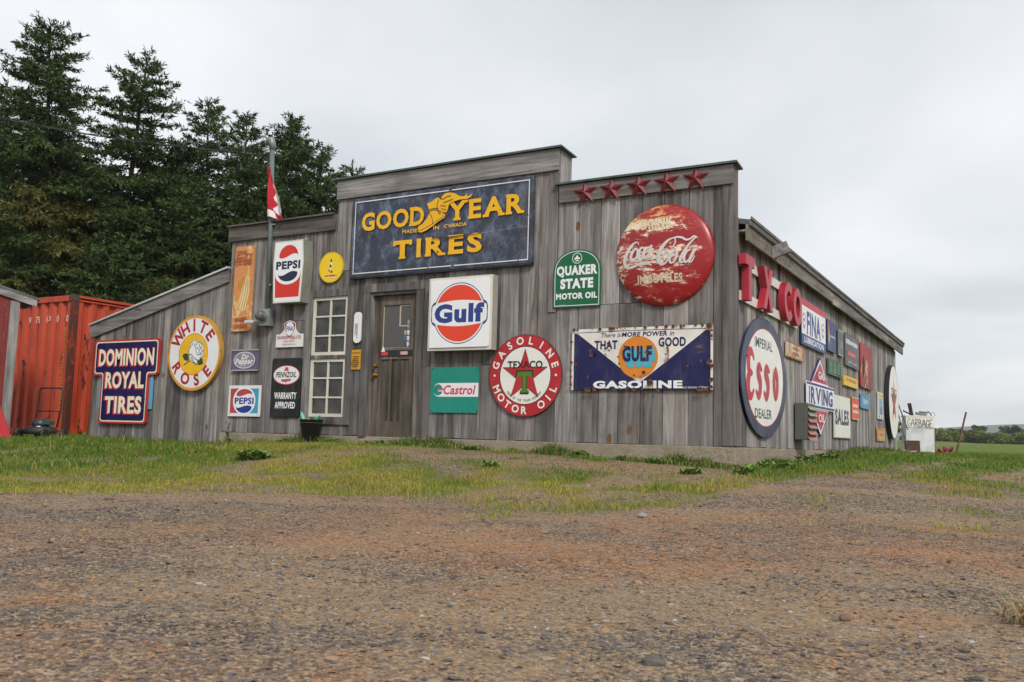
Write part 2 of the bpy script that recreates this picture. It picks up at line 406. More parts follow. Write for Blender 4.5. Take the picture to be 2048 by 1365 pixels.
# ------------------------------------------------------------------ building
bld = thing('workshop_building', 'long weathered grey board workshop with stepped false front covered in old signs', 'building', (-4, 0, 0))
binv = Matrix.Translation((4, 0, 0))
def bpart(mb, name, mat, parent=None, **kw):
    o = mb.build(name, mat, parent or bld, **kw)
    if parent is None: o.matrix_parent_inverse = binv
    return o
def bboxes(name, mat, boxes, bevel=.0):
    for bx_ in boxes:
        q = MB(); q.box(*bx_); bpart(q, name, mat, bevel=bevel)
def top_at(x):
    if x < -8.0: return 1.70 + (x + 11.22) * (2.47 - 1.70) / 3.22
    if x < -5.85: return 3.20
    if x < -2.24: return 3.70
    return 3.20
openings = [(-6.24, -5.58, 0.25, 1.98), (-5.17, -4.37, -0.05, 1.98)]
xs = [-11.22]
must = [-8.0, -6.24, -5.85, -5.58, -5.17, -4.37, -2.24, 0.0]
while xs[-1] < -0.001:
    nxt = xs[-1] + random.uniform(0.235, 0.315) * (0.62 if xs[-1] < -8 else 1.0)
    lim = min(q for q in must if q > xs[-1] + 1e-4)
    if nxt > lim - 0.1: nxt = lim
    xs.append(nxt)
mb = MB(); ml = MB()
for x0, x1 in zip(xs[:-1], xs[1:]):
    z0 = -0.24 if x0 < -8.01 else 0.0
    segs = [(z0, None)]
    xm = (x0 + x1) / 2
    for ox0, ox1, oz0, oz1 in openings:
        if ox0 - .01 < xm < ox1 + .01: segs = ([(z0, oz0)] if oz0 > 0.01 else []) + [(oz1, None)]
    out = []
    for s0, s1 in segs:
        e = s1 if s1 is not None else 9
        cuts = []
        if e - s0 > 1.4 and x0 > -8.01 and random.random() < 0.62: cuts = [random.choice((1.63, 1.66, 1.58, 1.2, 2.35, 0.95))]
        p = s0
        for cz in cuts:
            if p + .3 < cz < (e if s1 else top_at(xm)) - .3: out.append((p, cz)); p = cz + .007
        out.append((p, s1))
    for s0, s1 in out:
        pr = random.uniform(-0.004, 0.004); g = random.uniform(0.003, 0.0055)
        col = (random.random(), random.random(), random.random())
        a0, a1 = x0 + g, x1 - g
        t0 = s1 if s1 is not None else top_at(a0 if x0 < -8.01 else xm); t1 = s1 if s1 is not None else top_at(a1 if x0 < -8.01 else xm)
        zb = s0 - (random.uniform(0, 0.012) if s0 == z0 else 0)
        v = [(a0, pr - .003, zb), (a1, pr - .003, zb), (a1, .03, zb), (a0, .03, zb), (a0, pr - .003, t0), (a1, pr - .003, t1), (a1, .03, t1), (a0, .03, t0)]
        (ml if x0 < -8.01 else mb).add(v, [(3, 2, 1, 0), (4, 5, 6, 7), (0, 1, 5, 4), (1, 2, 6, 5), (2, 3, 7, 6), (3, 0, 4, 7)], col)
bpart(mb, 'front_siding', W_Z); bpart(ml, 'lean_to_siding', W_Z)
# right-hand side siding (long boards)
mb = MB(); y = 0.04
while y < 13.83:
    w = random.uniform(0.17, 0.26); y2 = min(13.84, y + w)
    pr = random.uniform(-.003, .003); g = .003
    zb = -0.008 * y - random.uniform(0, .01)
    mb.box(-.03, .002 + pr, y + g, y2 - g, zb, 2.45); y = y2
bpart(mb, 'side_siding', W_SIDE)
# carcass behind the boards: dark inner walls, back and left walls
mb = MB(); dk = plain('dark_inner_wall', (0.035, 0.032, 0.03), 0.9)
for x0, x1, z0, z1 in ((-8.0, -6.24, 0, 3.1), (-6.24, -5.58, -.0, .25), (-6.24, -5.58, 1.98, 3.1), (-5.58, -5.17, 0, 3.1), (-5.17, -4.37, 1.98, 3.1), (-4.37, -.05, 0, 3.1)):
    mb.box(x0, x1, .032, .06, z0, z1)
mb.box(-11.2, -8.0, .032, .06, -.24, 1.66); mb.box(-.06, -.032, .06, 13.8, -.1, 2.5)
bpart(mb, 'wall_sheathing', dk)
mb = MB()
for i in range(56): mb.box(-11.2 + i * .2, -11.2 + i * .2 + .197, 13.8, 13.83, -.3, min(2.6, 1.6 + i * .09))
for i in range(69): mb.box(-11.22, -11.19, .04 + i * .2, .04 + i * .2 + .197, -.3, 1.66)
bpart(mb, 'rear_siding', W_Z)
# foundation
conc, t, b = newmat('old_concrete'); co = objco(t)
cc = mix(t, noise(t, co, 2.2, 6, .65), (0.20, 0.16, 0.112), (0.42, 0.35, 0.265))
cc = mix(t, ramp(t, noise(t, co, 6, 7, .75), [(0.55, 0.0), (0.68, 0.7)]), cc, (0.13, 0.11, 0.075))
t.links.new(cc, b.inputs['Base Color']); b.inputs['Roughness'].default_value = .9
bump(t, b, noise(t, co, 14, 8, .7), .8, .03)
mb = MB(); mb.box(-8.0, .012, -.012, .5, -.8, -.013); mb.box(-.4, .012, .5, 13.84, -.8, -.125)
mb.add([(.012, .5, -.125), (.012, 13.84, -.125), (.012, .5, -.013), (-.03, .5, -.125), (-.03, 13.84, -.125), (-.03, .5, -.013)], [(0, 1, 2), (3, 5, 4), (0, 2, 5, 3), (2, 1, 4, 5)])
mb.box(-11.22, -8.0, .005, .3, -.8, -.245); mb.box(-8.02, -7.98, -.02, .005, -.5, -.02)
bpart(mb, 'foundation', conc, bevel=.01)
# door step
mb = MB(); mb.box(-5.25, -4.32, -.05, .1, -.5, -.045); bpart(mb, 'threshold', conc, bevel=.01)
# fascia boards and caps (front)
capm = plain('dull_green_metal_cap', '53605A', .5, .3, .35); capw = plain('pale_metal_flashing', 'C9CDCE', .35, .4, .15); caps_d = plain('old_wood_cap', '5B5650', .8)
def fascia(x0, x1, z0, z1, yb=-.012, th=.028):
    q = MB(); q.box(x0, x1, yb - th, yb, z0, z1); q2 = MB(); return q
mb = MB(); mb.box(-8.05, -5.87, -.040, -.010, 2.965, 3.19); bpart(mb, 'fascia_board', W_X, bevel=.003)
mb = MB(); mb.box(-5.86, -2.235, -.045, -.010, 3.41, 3.69); bpart(mb, 'fascia_board', W_X, bevel=.003)
mb = MB(); mb.box(-2.22, -.005, -.042, -.010, 2.975, 3.2); bpart(mb, 'fascia_board', W_X, bevel=.003)
mb = MB(); mb.prism([(-11.29, 1.53), (-7.99, 2.33), (-8.0, 2.54), (-11.31, 1.755)], .010, .042, lambda u, v, d: (u, -d, v)); bpart(mb, 'fascia_board', W_X, bevel=.003)
def cap(x0, x1, z, depth, mat, ov=.04, slope=0.03):
    q = MB()
    q.add([(x0 - ov, -.075, z), (x1 + ov, -.075, z), (x1 + ov, depth + .03, z - slope), (x0 - ov, depth + .03, z - slope),
           (x0 - ov, -.075, z + .016), (x1 + ov, -.075, z + .016), (x1 + ov, depth + .03, z + .016 - slope), (x0 - ov, depth + .03, z + .016 - slope)],
          [(3, 2, 1, 0), (4, 5, 6, 7), (0, 1, 5, 4), (1, 2, 6, 5), (2, 3, 7, 6), (3, 0, 4, 7)])
    q.box(x0 - ov, x1 + ov, -.081, -.075, z - .008, z + .017)
    bpart(q, 'parapet_cap', mat)
cap(-8.0, -5.93, 3.203, .15, caps_d); cap(-5.9, -2.24, 3.703, .34, capm, .06); cap(-2.23, 0, 3.213, .15, capm, .05)
mb = MB(); mb.prism([(-11.32, 1.757), (-8.0, 2.545), (-8.0, 2.575), (-11.33, 1.787)], -.2, .07, lambda u, v, d: (u, -d, v)); bpart(mb, 'parapet_cap', capw)
# parapet returns
bboxes('parapet_return', W_Z, [(-2.262, -2.236, .031, .19, 3.0, 3.69), (-2.262, -2.236, .193, .34, 3.0, 3.69), (-5.85, -5.824, .031, .34, 3.0, 3.69), (-5.8, -2.3, .30, .33, 2.9, 3.68), (-.03, .0, .031, .15, 2.55, 3.2), (-8.0, -7.97, .031, .15, 2.45, 3.19), (-2.2, -.04, .12, .15, 2.6, 3.19), (-7.96, -5.87, .12, .15, 2.6, 3.18)], .0)
# corner boards
bboxes('corner_board', W_TRIM, [(-.004, .022, -.012, .09, 0, 2.6), (-.13, -.005, -.016, -.0075, .0, 2.97), (-2.36, -2.243, -.017, -.0078, 1.6, 3.405)], .0)
mb = MB(); mb.box(-.004, .024, 13.72, 13.85, -.12, 2.34); bpart(mb, 'corner_board', paint('9FA6A4', .3))
# roof
roofm = plain('grey_roof_felt', (0.12, 0.12, 0.12), .9, 0, .25, 3)
mb = MB()
rp = [(.16, 2.58), (-4.02, 3.40), (-8.1, 2.50), (-8.1, 2.44), (-4.02, 3.34), (.16, 2.52)]
mb.prism(rp[::-1], -14.45, -.16, lambda u, v, d: (u, -d, v)); mb.prism([(-11.4, 1.74), (-11.4, 1.69), (-8.0, 2.42), (-8.0, 2.48)], -14.45, -.21, lambda u, v, d: (u, -d, v))
bpart(mb, 'roof', roofm)
mb = MB(); mb.box(.10, .13, .10, 5.2, 2.33, 2.52, None); bpart(mb, 'eave_fascia', W_YM)
mb = MB(); mb.box(.10, .13, 5.203, 14.45, 2.31, 2.52, None); bpart(mb, 'eave_fascia', W_Y)
mb = MB(); mb.box(.131, .158, .10, 14.46, 2.505, 2.575); mb.box(.158, .172, .10, 14.46, 2.567, 2.603); bpart(mb, 'eave_trim', W_Y)
mb = MB(); mb.box(.02, .10, .10, 14.44, 2.44, 2.46); bpart(mb, 'soffit', W_Y)
mb = MB(); mb.box(0, .24, -.025, .025, -.075, .075, None, Matrix.Translation((.10, 1.22, 2.385)) @ Matrix.Rotation(math.radians(-24), 4, 'Y') @ Matrix.Rotation(math.radians(18), 4, 'Z')); bpart(mb, 'rafter_tail', W_Y, bevel=.004)
# window: trim, two sashes with six panes each
bboxes('window_trim', W_TRIM, [(-6.37, -6.245, -.034, .0, .14, 2.09), (-5.575, -5.47, -.034, .0, .14, 2.09), (-6.244, -5.576, -.032, .0, 1.985, 2.09), (-6.244, -5.576, -.032, .0, .14, .248), (-6.244, -5.576, -.027, .04, 1.085, 1.135)], .003)
sashm = worn('flaking_cream_paint', 'E0DCCB', [(.63, '8A7F6C')], 9, (1, 1, 1), .6, 30)
glassm, t, b = newmat('old_window_glass'); co = objco(t)
b.inputs['Base Color'].default_value = (0.035, 0.037, 0.036, 1); b.inputs['Roughness'].default_value = .04; b.inputs['Specular IOR Level'].default_value = .55
t.links.new(ramp(t, noise(t, co, 3.5, 5, .6), [(.35, (0.012, 0.013, 0.011)), (.62, (0.07, 0.07, 0.062))]), b.inputs['Base Color'])
bump(t, b, noise(t, co, 2.5, 2), .1, .02)
def sash(x0, x1, z0, z1):
    q = MB(); f = .045; y0, y1 = -.008, .03
    q.box(x0, x0 + f, y0, y1, z0, z1); q.box(x1 - f, x1, y0, y1, z0, z1); q.box(x0 + f, x1 - f, y0, y1, z0, z0 + f); q.box(x0 + f, x1 - f, y0, y1, z1 - f, z1)
    xm = (x0 + x1) / 2; q.box(xm - .013, xm + .013, y0 + .003, y1, z0 + f, z1 - f)
    for i in (1, 2):
        zz_ = z0 + (z1 - z0) * i / 3
        q.box(x0 + f, xm - .013, y0 + .003, y1, zz_ - .011, zz_ + .011); q.box(xm + .013, x1 - f, y0 + .003, y1, zz_ - .011, zz_ + .011)
    fr = bpart(q, 'window_sash', sashm)
    q = MB()
    for i in range(3):
        for k in range(2):
            a = (x0 + f, xm - .013)if k == 0 else (xm + .013, x1 - f)
            zz0 = z0 + (z1 - z0) * i / 3; q.box(a[0] - .004, a[1] + .004, .018, .022, max(z0 + .04, zz0), min(z1 - .04, zz0 + (z1 - z0) / 3))
    o = q.build('pane', glassm, fr); return fr
sash(-6.238, -5.582, 1.137, 1.983); sash(-6.238, -5.582, .25, 1.083)
# door trim and door
bboxes('door_trim', W_TRIM, [(-5.29, -5.172, -.036, .0, -.02, 2.0), (-4.368, -4.25, -.036, .0, -.02, 2.0), (-5.295, -4.245, -.038, .0, 2.003, 2.12), (-5.172, -5.15, -.01, .10, -.02, 2.0), (-4.39, -4.368, -.01, .10, -.02, 2.0), (-5.15, -4.39, -.008, .10, 1.96, 2.0)], .003)
q = MB(); yd0, yd1 = .055, .095
q.box(-5.148, -5.0, yd0, yd1, -.03, 1.955); q.box(-4.44, -4.392, yd0, yd1, -.03, 1.955) if False else None
q.box(-4.52, -4.392, yd0, yd1, -.03, 1.955)
q.box(-5.0, -4.52, yd0, yd1, -.03, .2); q.box(-5.0, -4.52, yd0, yd1, 1.06, 1.22); q.box(-5.0, -4.52, yd0, yd1, 1.82, 1.955)
q.box(-4.855, -4.825, yd0, yd1, .2, 1.06); q.box(-4.695, -4.665, yd0, yd1, .2, 1.06)
door = bpart(q, 'door', W_DOOR, bevel=.004); door['label'] = 'brown wooden half glazed door with three tall panels'
q = MB()
for a0, a1 in ((-5.0, -4.855), (-4.825, -4.695), (-4.665, -4.52)): q.box(a0, a1, .075, .09, .2, 1.06)
q.build('door_panel', W_DOOR, door)
q = MB(); q.box(-5.0, -4.52, .078, .084, 1.22, 1.82)
dgl = plain('dusty_door_glass', (0.085, 0.08, 0.077), .12, 0, .12, 2, 0); q.build('glass_pane', dgl, door)
q = MB()
for (a0, a1, b0, b1) in ((-4.72, -4.70, 1.52, 1.81), (-4.70, -4.525, 1.80, 1.815), (-4.70, -4.56, 1.515, 1.53), (-5.0, -4.52, 1.205, 1.224), (-5.0, -4.988, 1.22, 1.82)): q.box(a0, a1, .070, .077, b0, b1)
q.build('glazing_bead', paint('B9B59A', .3), door)
brass = plain('worn_brass', '9C7A2E', .28, .85, .2, 20)
for z, r in ((.97, .026), (.84, .034)):
    q = MB(); q.lathe([(r * .9, 0), (r, .006), (r * .55, .012), (r * .45, .03), (r * .95, .045), (r * .9, .058), (r * .3, .064)], 20, Matrix.Translation((-5.075, .055, z)) @ Matrix.Rotation(math.pi / 2, 4, 'X'))
    q.build('door_knob' if z < .9 else 'deadbolt', brass, door, smooth=True)
q = MB(); q.box(-5.02, -4.47, .044, .054, 1.105, 1.185); q.build('bumper_plate', paint('20242B', .3), door)
q = MB(); q.box(-4.995, -4.88, .041, .0435, 1.115, 1.165); q.build('sticker', paint('C83A40', .3), door)
q = MB(); q.box(-4.66, -4.54, .041, .0435, 1.12, 1.165); q.build('sticker', paint('CFA9A5', .3), door)
q = MB(); q.prism([(-4.995, 1.168), (-4.93, 1.168), (-4.965, 1.24)], -.05, -.04, lambda u, v, d: (u, -d, v) if False else (u, -d, v)); q.build('sticker', WHITE, door)
shield = [(-.022, .035), (-.022, -.01), (0, -.036), (.022, -.01), (.022, .035)]
for (sx, sz, cl) in ((-4.565, 1.57, '8F9691'), (-4.565, 1.505, '7C8681'), (-4.565, 1.425, 'D9D4D2'), (-4.615, 1.425, 'A9A296'), (-4.565, 1.345, 'DAD6D6'), (-4.618, 1.345, '3D6FA8'), (-4.567, 1.265, 'DAD6D6'), (-4.615, 1.265, '4B4C52')):
    q = MB(); q.prism([(sx + u * .9, sz + v) for u, v in shield[::1]], -.077, -.0745, lambda u, v, d: (u, -d, v)); q.build('sticker', paint(cl, .25), door)

# ------------------------------------------------------------------ sign tools
_tc = {}
def glyphs(s, bold=0.0, fit=True):
    k = (s, bold)
    if k in _tc: return _tc[k]
    cu = bpy.data.curves.new('t', 'FONT'); cu.body = s; cu.size = 1.0; cu.offset = bold; cu.resolution_u = 3
    cu.space_character = 1.0 + bold * 2.2
    o = bpy.data.objects.new('t', cu); C.objects.link(o)
    dg = bpy.context.evaluated_depsgraph_get(); ev = o.evaluated_get(dg); me = ev.to_mesh()
    V = np.array([(v.co.x, v.co.y) for v in me.vertices]) if len(me.vertices) else np.zeros((0, 2))
    F = [tuple(p.vertices) for p in me.polygons]
    ev.to_mesh_clear(); bpy.data.objects.remove(o); bpy.data.curves.remove(cu)
    if len(V): V = V - V.min(0)
    _tc[k] = (V, F); return V, F
def circle(r, n=48, cx=0, cy=0, ry=None):
    ry = r if ry is None else ry
    return [(cx + r * math.cos(2 * math.pi * i / n), cy + ry * math.sin(2 * math.pi * i / n)) for i in range(n)]
def rect(w, h, cx=0, cy=0): return [(cx - w / 2, cy - h / 2), (cx + w / 2, cy - h / 2), (cx + w / 2, cy + h / 2), (cx - w / 2, cy + h / 2)]
def rrect(w, h, r, cx=0, cy=0, n=5):
    o = []
    for qx, qy, a0 in ((1, -1, -90), (1, 1, 0), (-1, 1, 90), (-1, -1, 180)):
        for i in range(n + 1):
            a = math.radians(a0 + 90 * i / n); o.append((cx + qx * (w / 2 - r) + r * math.cos(a), cy + qy * (h / 2 - r) + r * math.sin(a)))
    return o
def blob(cx, cy, r, seed, sx=1.0, sy=1.0, n=14):
    q = random.Random(seed); return [(cx + sx * r * q.uniform(.55, 1.15) * math.cos(2 * math.pi * i / n), cy + sy * r * q.uniform(.55, 1.15) * math.sin(2 * math.pi * i / n)) for i in range(n)]
def ccw(p):
    a = sum(p[i][0] * p[(i + 1) % len(p)][1] - p[(i + 1) % len(p)][0] * p[i][1] for i in range(len(p)))
    return p if a > 0 else p[::-1]
def star(r, r2=None, n=5, rot=math.pi / 2):
    r2 = r * .382 if r2 is None else r2
    return [((r if i % 2 == 0 else r2) * math.cos(rot + math.pi * i / n), (r if i % 2 == 0 else r2) * math.sin(rot + math.pi * i / n)) for i in range(2 * n)]
def spline(pts, per=8):
    o = []; n = len(pts); k = len(pts[0])
    P = [np.array(q, float) for q in pts]
    for i in range(n - 1):
        p0, p1, p2, p3 = P[max(i - 1, 0)], P[i], P[i + 1], P[min(i + 2, n - 1)]
        for j in range(per):
            t = j / per; o.append(.5 * ((2 * p1) + (-p0 + p2) * t + (2 * p0 - 5 * p1 + 4 * p2 - p3) * t * t + (-p0 + 3 * p1 - 3 * p2 + p3) * t ** 3))
    o.append(P[-1]); return o
SERIF = {'D': 'lt lb', 'Y': 'lt rt cb', 'E': 'lt lb', 'A': 'lb rb', 'R': 'lt lb rb', 'T': 'cb dl dr', 'I': 'ct cb', 'N': 'lt lb rt', 'V': 'lt rt', 'P': 'lt lb', 'L': 'lt lb', 'O': '', 'G': '', 'S': '', 'r': '', 'e': ''}
class Sign:
    """a sign hung on a wall: u runs along the wall, v up, d out from it"""
    EPS = 0.00028
    def __init__(s, name, label, wall, a, z, off=.016, cat='sign', group=None, tilt=0.0):
        s.root = thing(name, label, cat, (a, -off, z) if wall == 'f' else (off, a, z), 0 if wall == 'f' else math.pi / 2, group)
        if tilt: s.root.rotation_euler = (0, tilt, 0) if wall == 'f' else (0, tilt, math.pi / 2)
        s.d = 0.0; s.mbs = {}; s.dome = None; s.order = []
    SEP = {'edge_strip', 'dot', 'banner_edge', 'red_field', 'rail', 'leaf_emblem', 'bell_emblem', 'shield_emblem', 'shield_disc'}
    n = 0
    def mb(s, part, mat):
        k = (part, mat.name, s.n)
        if part in s.SEP: k = (part, mat.name, 'p%d' % len(s.order))
        if k not in s.mbs: s.mbs[k] = (MB(), mat, part); s.order.append(k)
        return s.mbs[k][0]
    def P(s, u, v, d): return (u, -(d + (s.dome(u, v) if s.dome else 0)), v)
    def slab(s, part, poly, th, mat, d0=None):
        d0 = s.d if d0 is None else d0
        s.mb(part, mat).prism(ccw(list(poly)), d0, d0 + th, lambda u, v, d: (u, -d, v)); s.d = max(s.d, d0 + th)
    def flat(s, part, poly, mat):
        s.d += s.EPS; p = ccw(list(poly)); s.mb(part, mat).add([s.P(u, v, s.d) for u, v in p], [tuple(range(len(p)))])
    def ring(s, part, outer, inner, mat):
        s.d += s.EPS; n = len(outer)
        s.mb(part, mat).add([s.P(u, v, s.d) for u, v in outer] + [s.P(u, v, s.d) for u, v in inner], [(i, (i + 1) % n, n + (i + 1) % n, n + i) for i in range(n)])
    def frame(s, part, w, h, t, mat, cx=0, cy=0):
        s.ring(part, rect(w, h, cx, cy), rect(w - 2 * t, h - 2 * t, cx, cy), mat)
    def mesh(s, part, V, F, mat, wrap=None):
        s.d += s.EPS; s.mb(part, mat).add([s.P(float(u), float(v), s.d) for u, v in V], F)
    def text(s, part, txt, w, h, cx, cy, mat, bold=.02, shear=0.0, wave=None):
        V, F = glyphs(txt, bold)
        if not len(V): return
        V = V.copy(); mx = V.max(0); V = V / mx; s.n = len(s.order) + 1
        u = (V[:, 0] - .5) * w + (V[:, 1] - .5) * h * shear; v = (V[:, 1] - .5) * h
        if wave is not None: v = v + wave(u)
        s.mesh(part, np.stack([u + cx, v + cy], 1), F, mat); s.n = 0
    def slabtext(s, part, txt, w, h, cx, cy, mat, bold=.03, gap=.16, shear=0.0, base=None):
        cells = []; x = 0; s.n = len(s.order) + 1
        for ch in txt:
            if ch == ' ': x += .45; continue
            V, F = glyphs(ch, bold); ww = V[:, 0].max() / .70
            ww = ww * (1.3 if ch == 'I' else 1.0); cells.append((ch, x, ww, V, F)); x += ww + gap
        x -= gap; k = w / x
        for ch, x0, ww, V, F in cells:
            V = V / V.max(0); cw = ww * k
            if ch == 'I': V = np.stack([.5 + (V[:, 0] - .5) * .62, V[:, 1]], 1)
            u0 = cx - w / 2 + x0 * k; vb = cy - h / 2 + (base(u0 + cw / 2) if base else 0)
            f = lambda a, b_: (u0 + a * cw + shear * (b_ - .5) * h, vb + b_ * h)
            s.mesh(part, [f(a, b_) for a, b_ in V], F, mat)
            sw = min(.36 * h / cw, .58); sh = .13
            for q in SERIF.get(ch, '').split():
                xc = {'l': .5 * sw * .82, 'r': 1 - .5 * sw * .82, 'c': .5}[q[0]] if q[0] != 'd' else None
                if q[0] == 'd':
                    xa = (0, .13) if q[1] == 'l' else (.87, 1)
                    s.flat(part, [f(xa[0] - .02, .72), f(xa[1], .72), f(xa[1] + .02, .9), f(xa[0], .9)], mat); continue
                xw = sw * (.95 if q[0] == 'c' else .82)
                y0 = 0 if q[1] == 'b' else 1 - sh
                s.flat(part, [f(xc - xw / 1.6, y0), f(xc + xw / 1.6, y0), f(xc + xw / 1.6, y0 + sh), f(xc - xw / 1.6, y0 + sh)], mat)
        s.n = 0
    def arc(s, part, txt, r, h, a0, a1, mat, bold=.03, wide=1.0, inward=False, ry=None):
        """letters round a circle from angle a0 to a1 (degrees, 90 = top); inward: tops towards the centre"""
        n = len(txt); ry = r if ry is None else ry; s.n = len(s.order) + 1
        for i, ch in enumerate(txt):
            if ch == ' ': continue
            a = math.radians(a0 + (a1 - a0) * (i / (n - 1) if n > 1 else .5))
            V, F = glyphs(ch, bold); sc = h / .72
            w0 = V[:, 0].max()
            x = (V[:, 0] - w0 / 2) * sc * wide; y = V[:, 1] * sc - h / 2
            rot = a - math.pi / 2 if not inward else a + math.pi / 2
            c_, s_ = math.cos(rot), math.sin(rot)
            s.mesh(part, np.stack([r * math.cos(a) + x * c_ - y * s_, ry * math.sin(a) + x * s_ + y * c_], 1), F, mat)
        s.n = 0
    def stroke(s, part, pts, mat, width=None, closed=False, k=1.0, per=8):
        """brush stroke through (u, v, w) points, w in metres times k"""
        q = spline([(*p[:2], (p[2] if len(p) > 2 else width)) for p in pts], per)
        s.d += s.EPS; L = []; R = []; n = len(q)
        for i, p in enumerate(q):
            a = q[max(i - 1, 0)]; b = q[min(i + 1, n - 1)]; tx, ty = b[0] - a[0], b[1] - a[1]; l = math.hypot(tx, ty) or 1
            nx_, ny_ = -ty / l * p[2] * k / 2, tx / l * p[2] * k / 2; dd = s.d + .0004 * i / n
            L.append((*s.P(p[0] + nx_, p[1] + ny_, dd),)); R.append((*s.P(p[0] - nx_, p[1] - ny_, dd),))
        m_ = s.mb(part, mat); m_.add(L + R, [(i, n + i, n + i + 1, i + 1) for i in range(n - 1)])
        s.d += .0005
        for p in (q[0], q[-1]):
            s.d += s.EPS; c_ = circle(p[2] * k / 2, 14, p[0], p[1]); m_.add([s.P(u, v, s.d) for u, v in c_], [tuple(range(14))])
    def rows(s, part, w, h, cx, cy, n, mat, fill=.75, seed=1, bars=9):
        """lettering too small to read in the photo: rows of uneven marks"""
        q = random.Random(seed); s.n = len(s.order) + 1
        for i in range(n):
            v0 = cy + h / 2 - h * (i + .5) / n; hh = h / n * .6; ww = w * q.uniform(fill, 1.0); x = -ww / 2
            while x < ww / 2:
                l = ww / bars * q.uniform(.4, 1.1); s.flat(part, rect(min(l, ww / 2 - x) * .82, hh * q.uniform(.7, 1.05), cx + x + l / 2, v0), mat); x += l
        s.n = 0
    def rusty(s, spots, mat, edge=None):
        for i, (u, v, r) in enumerate(spots):
            if edge is not None: s.flat('rust_spot', blob(u, v - r * .25, r * 1.15, i * 7 + 1, 1, 1.15), edge)
            s.flat('rust_spot', blob(u, v, r, i * 7 + 2), mat)
    def screws(s, w, h):
        for a in (-1, 1):
            for b_ in (-1, 1): s.flat('rust_spot', blob(a * w / 2, b_ * h / 2, .011, int(w * 99) + a + 2 * b_, 1, 1.3, 8), RUST)
    def done(s, bevel_panel=.0):
        for k in s.order:
            mb_, mat, part = s.mbs[k]; mb_.build(part, mat, s.root)
        return s.root
RUST = plain('flaky_rust', (0.07, 0.032, 0.02), .9, 0, .6, 25, .5); RUSTO = plain('orange_rust', (0.30, 0.13, 0.045), .8, 0, .5, 25, .3)
STEEL = plain('galvanised_grey', '8D9392', .5, .4, .15, 8)

COKE = [[(-.279,.125,8),(-.293,.156,14),(-.327,.159,22),(-.379,.123,40),(-.43,.048,52),(-.466,-.029,56),(-.46,-.1,50),(-.412,-.138,34),(-.344,-.133,30),(-.282,-.107,34),(-.209,-.103,42),(-.158,-.106,34),(-.117,-.129,18)],
 [(-.315,.088,22),(-.357,.052,44),(-.382,-.006,46),(-.371,-.056,34),(-.329,-.049,28),(-.294,.007,40),(-.294,.067,36),(-.326,.089,22)],
 [(-.211,.07,20),(-.237,.092,26),(-.268,.055,40),(-.278,-.014,44),(-.262,-.059,34),(-.22,-.038,20)],
 [(-.139,.084,22),(-.18,.078,34),(-.211,.021,46),(-.21,-.033,40),(-.169,-.032,26),(-.139,.025,30),(-.114,.112,34),(-.139,.015,40),(-.138,-.034,34),(-.097,-.017,20)],
 [(.109,.079,12),(.134,.062,16),(.169,.103,20),(.174,.156,18),(.138,.169,22),(.074,.136,40),(.004,.053,58),(-.026,-.033,62),(-.015,-.102,52),(.026,-.129,34),(.076,-.099,24),(.1,-.032,22),(.085,.018,20),(.045,-.004,22),(.025,-.051,16)],
 [(.138,.169,14),(.193,.179,26),(.253,.169,32),(.303,.141,30),(.352,.151,24),(.391,.176,26),(.435,.153,8)],
 [(.17,.025,22),(.13,-.01,36),(.11,-.072,40),(.121,-.116,32),(.161,-.105,26),(.195,-.039,38),(.19,.014,30),(.165,.023,20)],
 [(.42,.169,16),(.376,.129,24),(.323,.066,32),(.264,-.025,42),(.235,-.091,42),(.25,-.121,30),(.284,-.109,16)],
 [(.352,.021,22),(.308,0,38),(.279,-.065,42),(.294,-.119,34),(.333,-.098,26),(.377,-.024,34),(.411,.03,30),(.367,-.053,40),(.338,-.113,36),(.368,-.115,22),(.402,-.055,10)]]
FOOT = [(-.306,.038),(-.292,.069),(-.231,.095),(-.157,.166),(-.114,.239),(-.135,.306),(-.166,.368),(-.082,.391),(-.03,.427),(.015,.435),(.062,.402),(.076,.441),(.12,.479),(.194,.49),(.285,.465),(.361,.42),(.435,.406),(.481,.438),(.476,.404),(.512,.404),(.563,.432),(.541,.388),(.473,.365),(.378,.37),(.304,.36),(.23,.343),(.194,.317),(.181,.261),(.16,.218),(.1,.215),(.146,.188),(.14,.15),(.044,.108),(-.075,.04),(-.165,-.004),(-.241,-.025),(-.296,-.011)]
FOOTL = [[(-.294,.011),(-.228,.015),(-.076,.072),(.043,.13),(.139,.172)],[(-.11,.226),(-.072,.158),(-.061,.082)],[(-.127,.251),(-.039,.271),(.069,.236)],[(-.128,.28),(-.04,.29),(.03,.274)],[(.029,.405),(.005,.318),(.047,.21),(.069,.234)],[(.069,.414),(.107,.403),(.152,.431),(.226,.435)],[(.109,.356),(.184,.369),(.258,.387)],[(.066,.318),(.157,.302)],[(.083,.271),(.159,.254)]]
ROSE = [[(-.067,-.012),(-.085,.037),(-.065,.114),(-.037,.191),(.065,.279),(.077,.226),(.152,.233),(.235,.221),(.301,.162),(.327,.094),(.306,.028),(.35,-.021),(.327,-.058),(.247,-.071),(.224,-.123),(.157,-.141),(.183,-.203),(.079,-.178),(.007,-.148),(-.039,-.089)],
 [(-.089,-.001),(-.173,.01),(-.24,-.027),(-.191,-.106),(-.104,-.136),(-.058,-.118)],[(.221,-.085),(.303,-.096),(.318,-.191),(.245,-.214),(.163,-.198),(.131,-.15)],[(-.035,-.133),(-.182,-.203)]]
